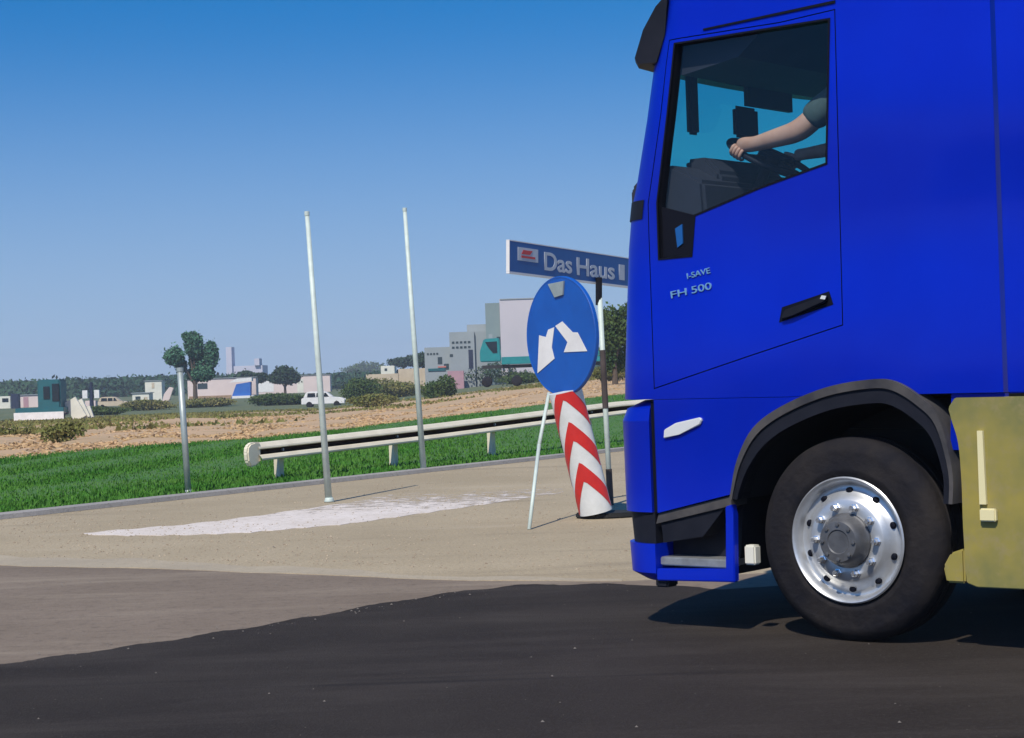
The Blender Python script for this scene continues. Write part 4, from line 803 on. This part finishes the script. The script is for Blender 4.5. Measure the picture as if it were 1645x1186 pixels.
bm = bmesh.new(); prism(bm, [(-.25, 2.05), (-.25, 2.2), (.18, 2.17), (.28, 2.85), (.40, 2.88), (.36, 2.10), (.2, 2.02)], 1.64, 2.14, side); obj('seat', bm, M['fabric'], truck, bevel=.03)
SWC = Vector((-.70, .595, 2.475)); sa = (Vector((.50, 0, .866))).normalized(); sb = Vector((0, 1, 0)); sc_ = sa.cross(sb)
sw = bpy.data.objects.new('steering_wheel', None); COL.objects.link(sw); sw.parent = truck; sw.location = SWC
bm = bmesh.new(); lathe(bm, [(.235+.018*math.cos(t), .018*math.sin(t)) for t in np.linspace(0, 2*PI, 13)[:-1]], lambda q, a, h: (sb*math.cos(a)+sc_*math.sin(a))*q+sa*h, n=48, close=True); obj('rim', bm, M['black'], sw, True)
bm = bmesh.new()
for a in (0, PI, PI*1.5): tube(bm, (0, 0, 0), (sb*math.cos(a)+sc_*math.sin(a))*.23, .02, .014)
tube(bm, -sa*.03, sa*.03, .075, n=16); obj('spokes', bm, M['black'], sw)
bm = bmesh.new(); tube(bm, -sa*.03, -sa*.35, .03); obj('column', bm, M['black'], sw)

# ------------------------------------------------------------------ the driver (one skinned body; shirt, trousers and hair are children)
def skin(verts, edges, root, lvl=2):
    me = bpy.data.meshes.new('tmp'); me.from_pydata([v[:3] for v in verts], edges, []); me.update(); o = bpy.data.objects.new('tmp', me); COL.objects.link(o)
    sk = o.modifiers.new('s', 'SKIN'); sk.use_smooth_shade = True; sv = me.skin_vertices[0].data
    for i, v in enumerate(verts): sv[i].radius = (v[3], v[4] if len(v) > 4 else v[3]); sv[i].use_root = (i == root)
    ss = o.modifiers.new('u', 'SUBSURF'); ss.levels = lvl; ss.render_levels = lvl; bpy.context.view_layer.update()
    r = bpy.data.meshes.new_from_object(o.evaluated_get(bpy.context.evaluated_depsgraph_get())); bpy.data.objects.remove(o); return r
HL = Vector((-.745, .362, 2.502)); HR = Vector((-.72, .83, 2.485))
V = [(.10, .60, 2.27, .15, .12), (.13, .60, 2.45, .135, .11), (.12, .60, 2.66, .165, .12), (.08, .60, 2.84, .10, .09), (.06, .60, 2.93, .058), (.03, .60, 2.99, .055),
     (.05, .41, 2.84, .066), (-.16, .33, 2.70, .060), (-.335, .305, 2.565, .064), (-.50, .318, 2.545, .052), (-.64, .340, 2.530, .037, .042), (-.70, .348, 2.536, .030, .046), (-.755, .356, 2.536, .022, .036),
     (.05, .79, 2.84, .066), (-.10, .87, 2.66, .052), (-.34, .86, 2.535, .045), (-.52, .85, 2.52, .040), (-.655, .84, 2.512, .029, .034), (-.70, .835, 2.508, .024, .044),
     (.02, .50, 2.26, .10), (-.36, .46, 2.28, .075), (-.44, .46, 2.02, .058), (-.42, .46, 1.75, .045), (-.50, .46, 1.68, .04), (-.60, .46, 1.66, .03),
     (.02, .70, 2.26, .10), (-.36, .74, 2.28, .075), (-.44, .74, 2.02, .058), (-.42, .74, 1.75, .045), (-.50, .74, 1.68, .04), (-.60, .74, 1.66, .03)]
Eb = [(0, 1), (1, 2), (2, 3), (3, 4), (4, 5), (2, 6), (6, 7), (7, 8), (8, 9), (9, 10), (10, 11), (11, 12), (2, 13), (13, 14), (14, 15), (15, 16), (16, 17), (17, 18), (0, 19), (19, 20), (20, 21), (21, 22), (22, 23), (23, 24), (0, 25), (25, 26), (26, 27), (27, 28), (28, 29), (29, 30)]
bmp = bmesh.new(); bmp.from_mesh(skin(V, Eb, 0))
def hand(hc, sgn):
    tg = Vector((-.866, 0, .5)); nu = Vector((.5, 0, .866)); ou = Vector((0, -sgn, 0))      # along the rim, off the wheel's face, outwards
    for k in range(4):                                       # four fingers closing round the rim, unequal in length
        o_k = hc+tg*(-.033+.021*k); ln = (1.0, 1.06, 1.03, .9)[k]
        fv = [tuple(o_k+nu*.030*ln+ou*.004)+(.0112,), tuple(o_k+nu*.020+ou*.033*ln)+(.0112,), tuple(o_k-nu*.012+ou*.036*ln)+(.0102,), tuple(o_k-nu*.032*ln+ou*.010)+(.0095,), tuple(o_k-nu*.026-ou*.018*ln)+(.008,)]
        bmp.from_mesh(skin(fv, [(0, 1), (1, 2), (2, 3), (3, 4)], 0, 1))
    fv = [tuple(hc-tg*.045+nu*.030)+(.014,), tuple(hc-tg*.012+nu*.036-ou*.018)+(.0115,), tuple(hc+tg*.018+nu*.032-ou*.024)+(.010,), tuple(hc+tg*.042+nu*.026-ou*.020)+(.008,)]
    bmp.from_mesh(skin(fv, [(0, 1), (1, 2), (2, 3)], 0, 1))
hand(HL, 1); hand(HR, -1)
# head: shaped ellipsoid with brow, nose, jaw, ears; looks forward (-x)
hb = bmesh.new(); bmesh.ops.create_uvsphere(hb, u_segments=28, v_segments=20, radius=1)
for v in hb.verts:
    x, y, z = v.co; sx = .098; nx = x
    wy = .074*(1-.22*max(-z, 0)); face = max(-x, 0)
    nz = z*.122; xx_ = x*sx-(.012*max(0, -z)*face)
    if abs(y) < .22 and face > .85 and -.35 < z < .15: xx_ -= .024*(1-abs(y)/.22)*(1-(z+.1)**2*6)
    if face > .8 and .05 < z < .3 and .2 < abs(y) < .55: xx_ += .008
    if face > .8 and -.62 < z < -.5 and abs(y) < .3: xx_ += .005
    v.co = (xx_, y*wy, nz)
bmesh.ops.translate(hb, verts=hb.verts[:], vec=(.0, .60, 3.10))
me = bpy.data.meshes.new('tmp'); hb.to_mesh(me); hb.free(); bmp.from_mesh(me)
for s_ in (-1, 1):
    eb = bmesh.new(); bmesh.ops.create_icosphere(eb, subdivisions=2, radius=1, matrix=Matrix.Translation((.012, .60+s_*.075, 3.09)) @ Matrix.Diagonal((.020, .010, .034, 1))); me = bpy.data.meshes.new('tmp'); eb.to_mesh(me); eb.free(); bmp.from_mesh(me)
me = bpy.data.meshes.new('person'); bmp.to_mesh(me); bmp.free()
person = link('person', me, M['skin'], None, True); person.location = truck.location; person.rotation_euler = truck.rotation_euler
tag(person, 'driver in grey-green short sleeves with bare forearm on the steering wheel', 'person')
g = .012
SV = [(.10, .60, 2.27, .16, .13), (.13, .60, 2.45, .15, .125), (.12, .60, 2.66, .18, .135), (.08, .60, 2.84, .105, .10), (.05, .41, 2.84, .082), (-.16, .33, 2.70, .080), (-.295, .312, 2.603, .080), (.05, .79, 2.84, .082), (-.09, .87, 2.67, .070), (-.16, .868, 2.62, .066)]
shirt = link('shirt', skin(SV, [(0, 1), (1, 2), (2, 3), (2, 4), (4, 5), (5, 6), (2, 7), (7, 8), (8, 9)], 0), M['shirt'], person, True); shirt.data.materials.clear(); shirt.data.materials.append(M['shirt'])
PV = [(.10, .60, 2.25, .165, .13), (.02, .50, 2.26, .112), (-.36, .46, 2.28, .088), (-.44, .46, 2.02, .072), (-.42, .46, 1.76, .062), (.02, .70, 2.26, .112), (-.36, .74, 2.28, .088), (-.44, .74, 2.02, .072), (-.42, .74, 1.76, .062)]
pt = link('trousers', skin(PV, [(0, 1), (1, 2), (2, 3), (3, 4), (0, 5), (5, 6), (6, 7), (7, 8)], 0), M['trousers'], person, True); pt.data.materials.clear(); pt.data.materials.append(M['trousers'])
hb = bmesh.new(); bmesh.ops.create_uvsphere(hb, u_segments=24, v_segments=16, radius=1, matrix=Matrix.Translation((.012, .60, 3.125)) @ Matrix.Diagonal((.104, .081, .110, 1)))
bmesh.ops.delete(hb, geom=[v for v in hb.verts if (v.co.z < 3.10 and v.co.x < .06) or v.co.z < 3.04 or (v.co.x < -.06 and v.co.z < 3.165)], context='VERTS'); hr = obj('hair', hb, M['hair'], person, True)
for s_ in (-1, 1):
    eb = bmesh.new(); bmesh.ops.create_icosphere(eb, subdivisions=2, radius=.010, matrix=Matrix.Translation((-.085, .60+s_*.028, 3.112))); obj('eye', eb, M['white'], person, True)
person.data.materials.clear(); person.data.materials.append(M['skin'])

# ------------------------------------------------------------------ summer haze in the air
hm_ = bpy.data.materials.new('haze_air'); hm_.use_nodes = True; t = hm_.node_tree; t.nodes.clear()
ho = t.nodes.new('ShaderNodeOutputMaterial'); pv = t.nodes.new('ShaderNodeVolumePrincipled'); pv.inputs['Color'].default_value = (.80, .87, 1, 1); pv.inputs['Density'].default_value = .00042
pv.inputs['Anisotropy'].default_value = 0; t.links.new(pv.outputs[0], ho.inputs['Volume'])
bm = bmesh.new(); box(bm, (-1100, -80, -4), (1100, 1600, 24)); tag(obj('haze', bm, hm_), 'pale summer haze over the fields', 'haze', kind='stuff')
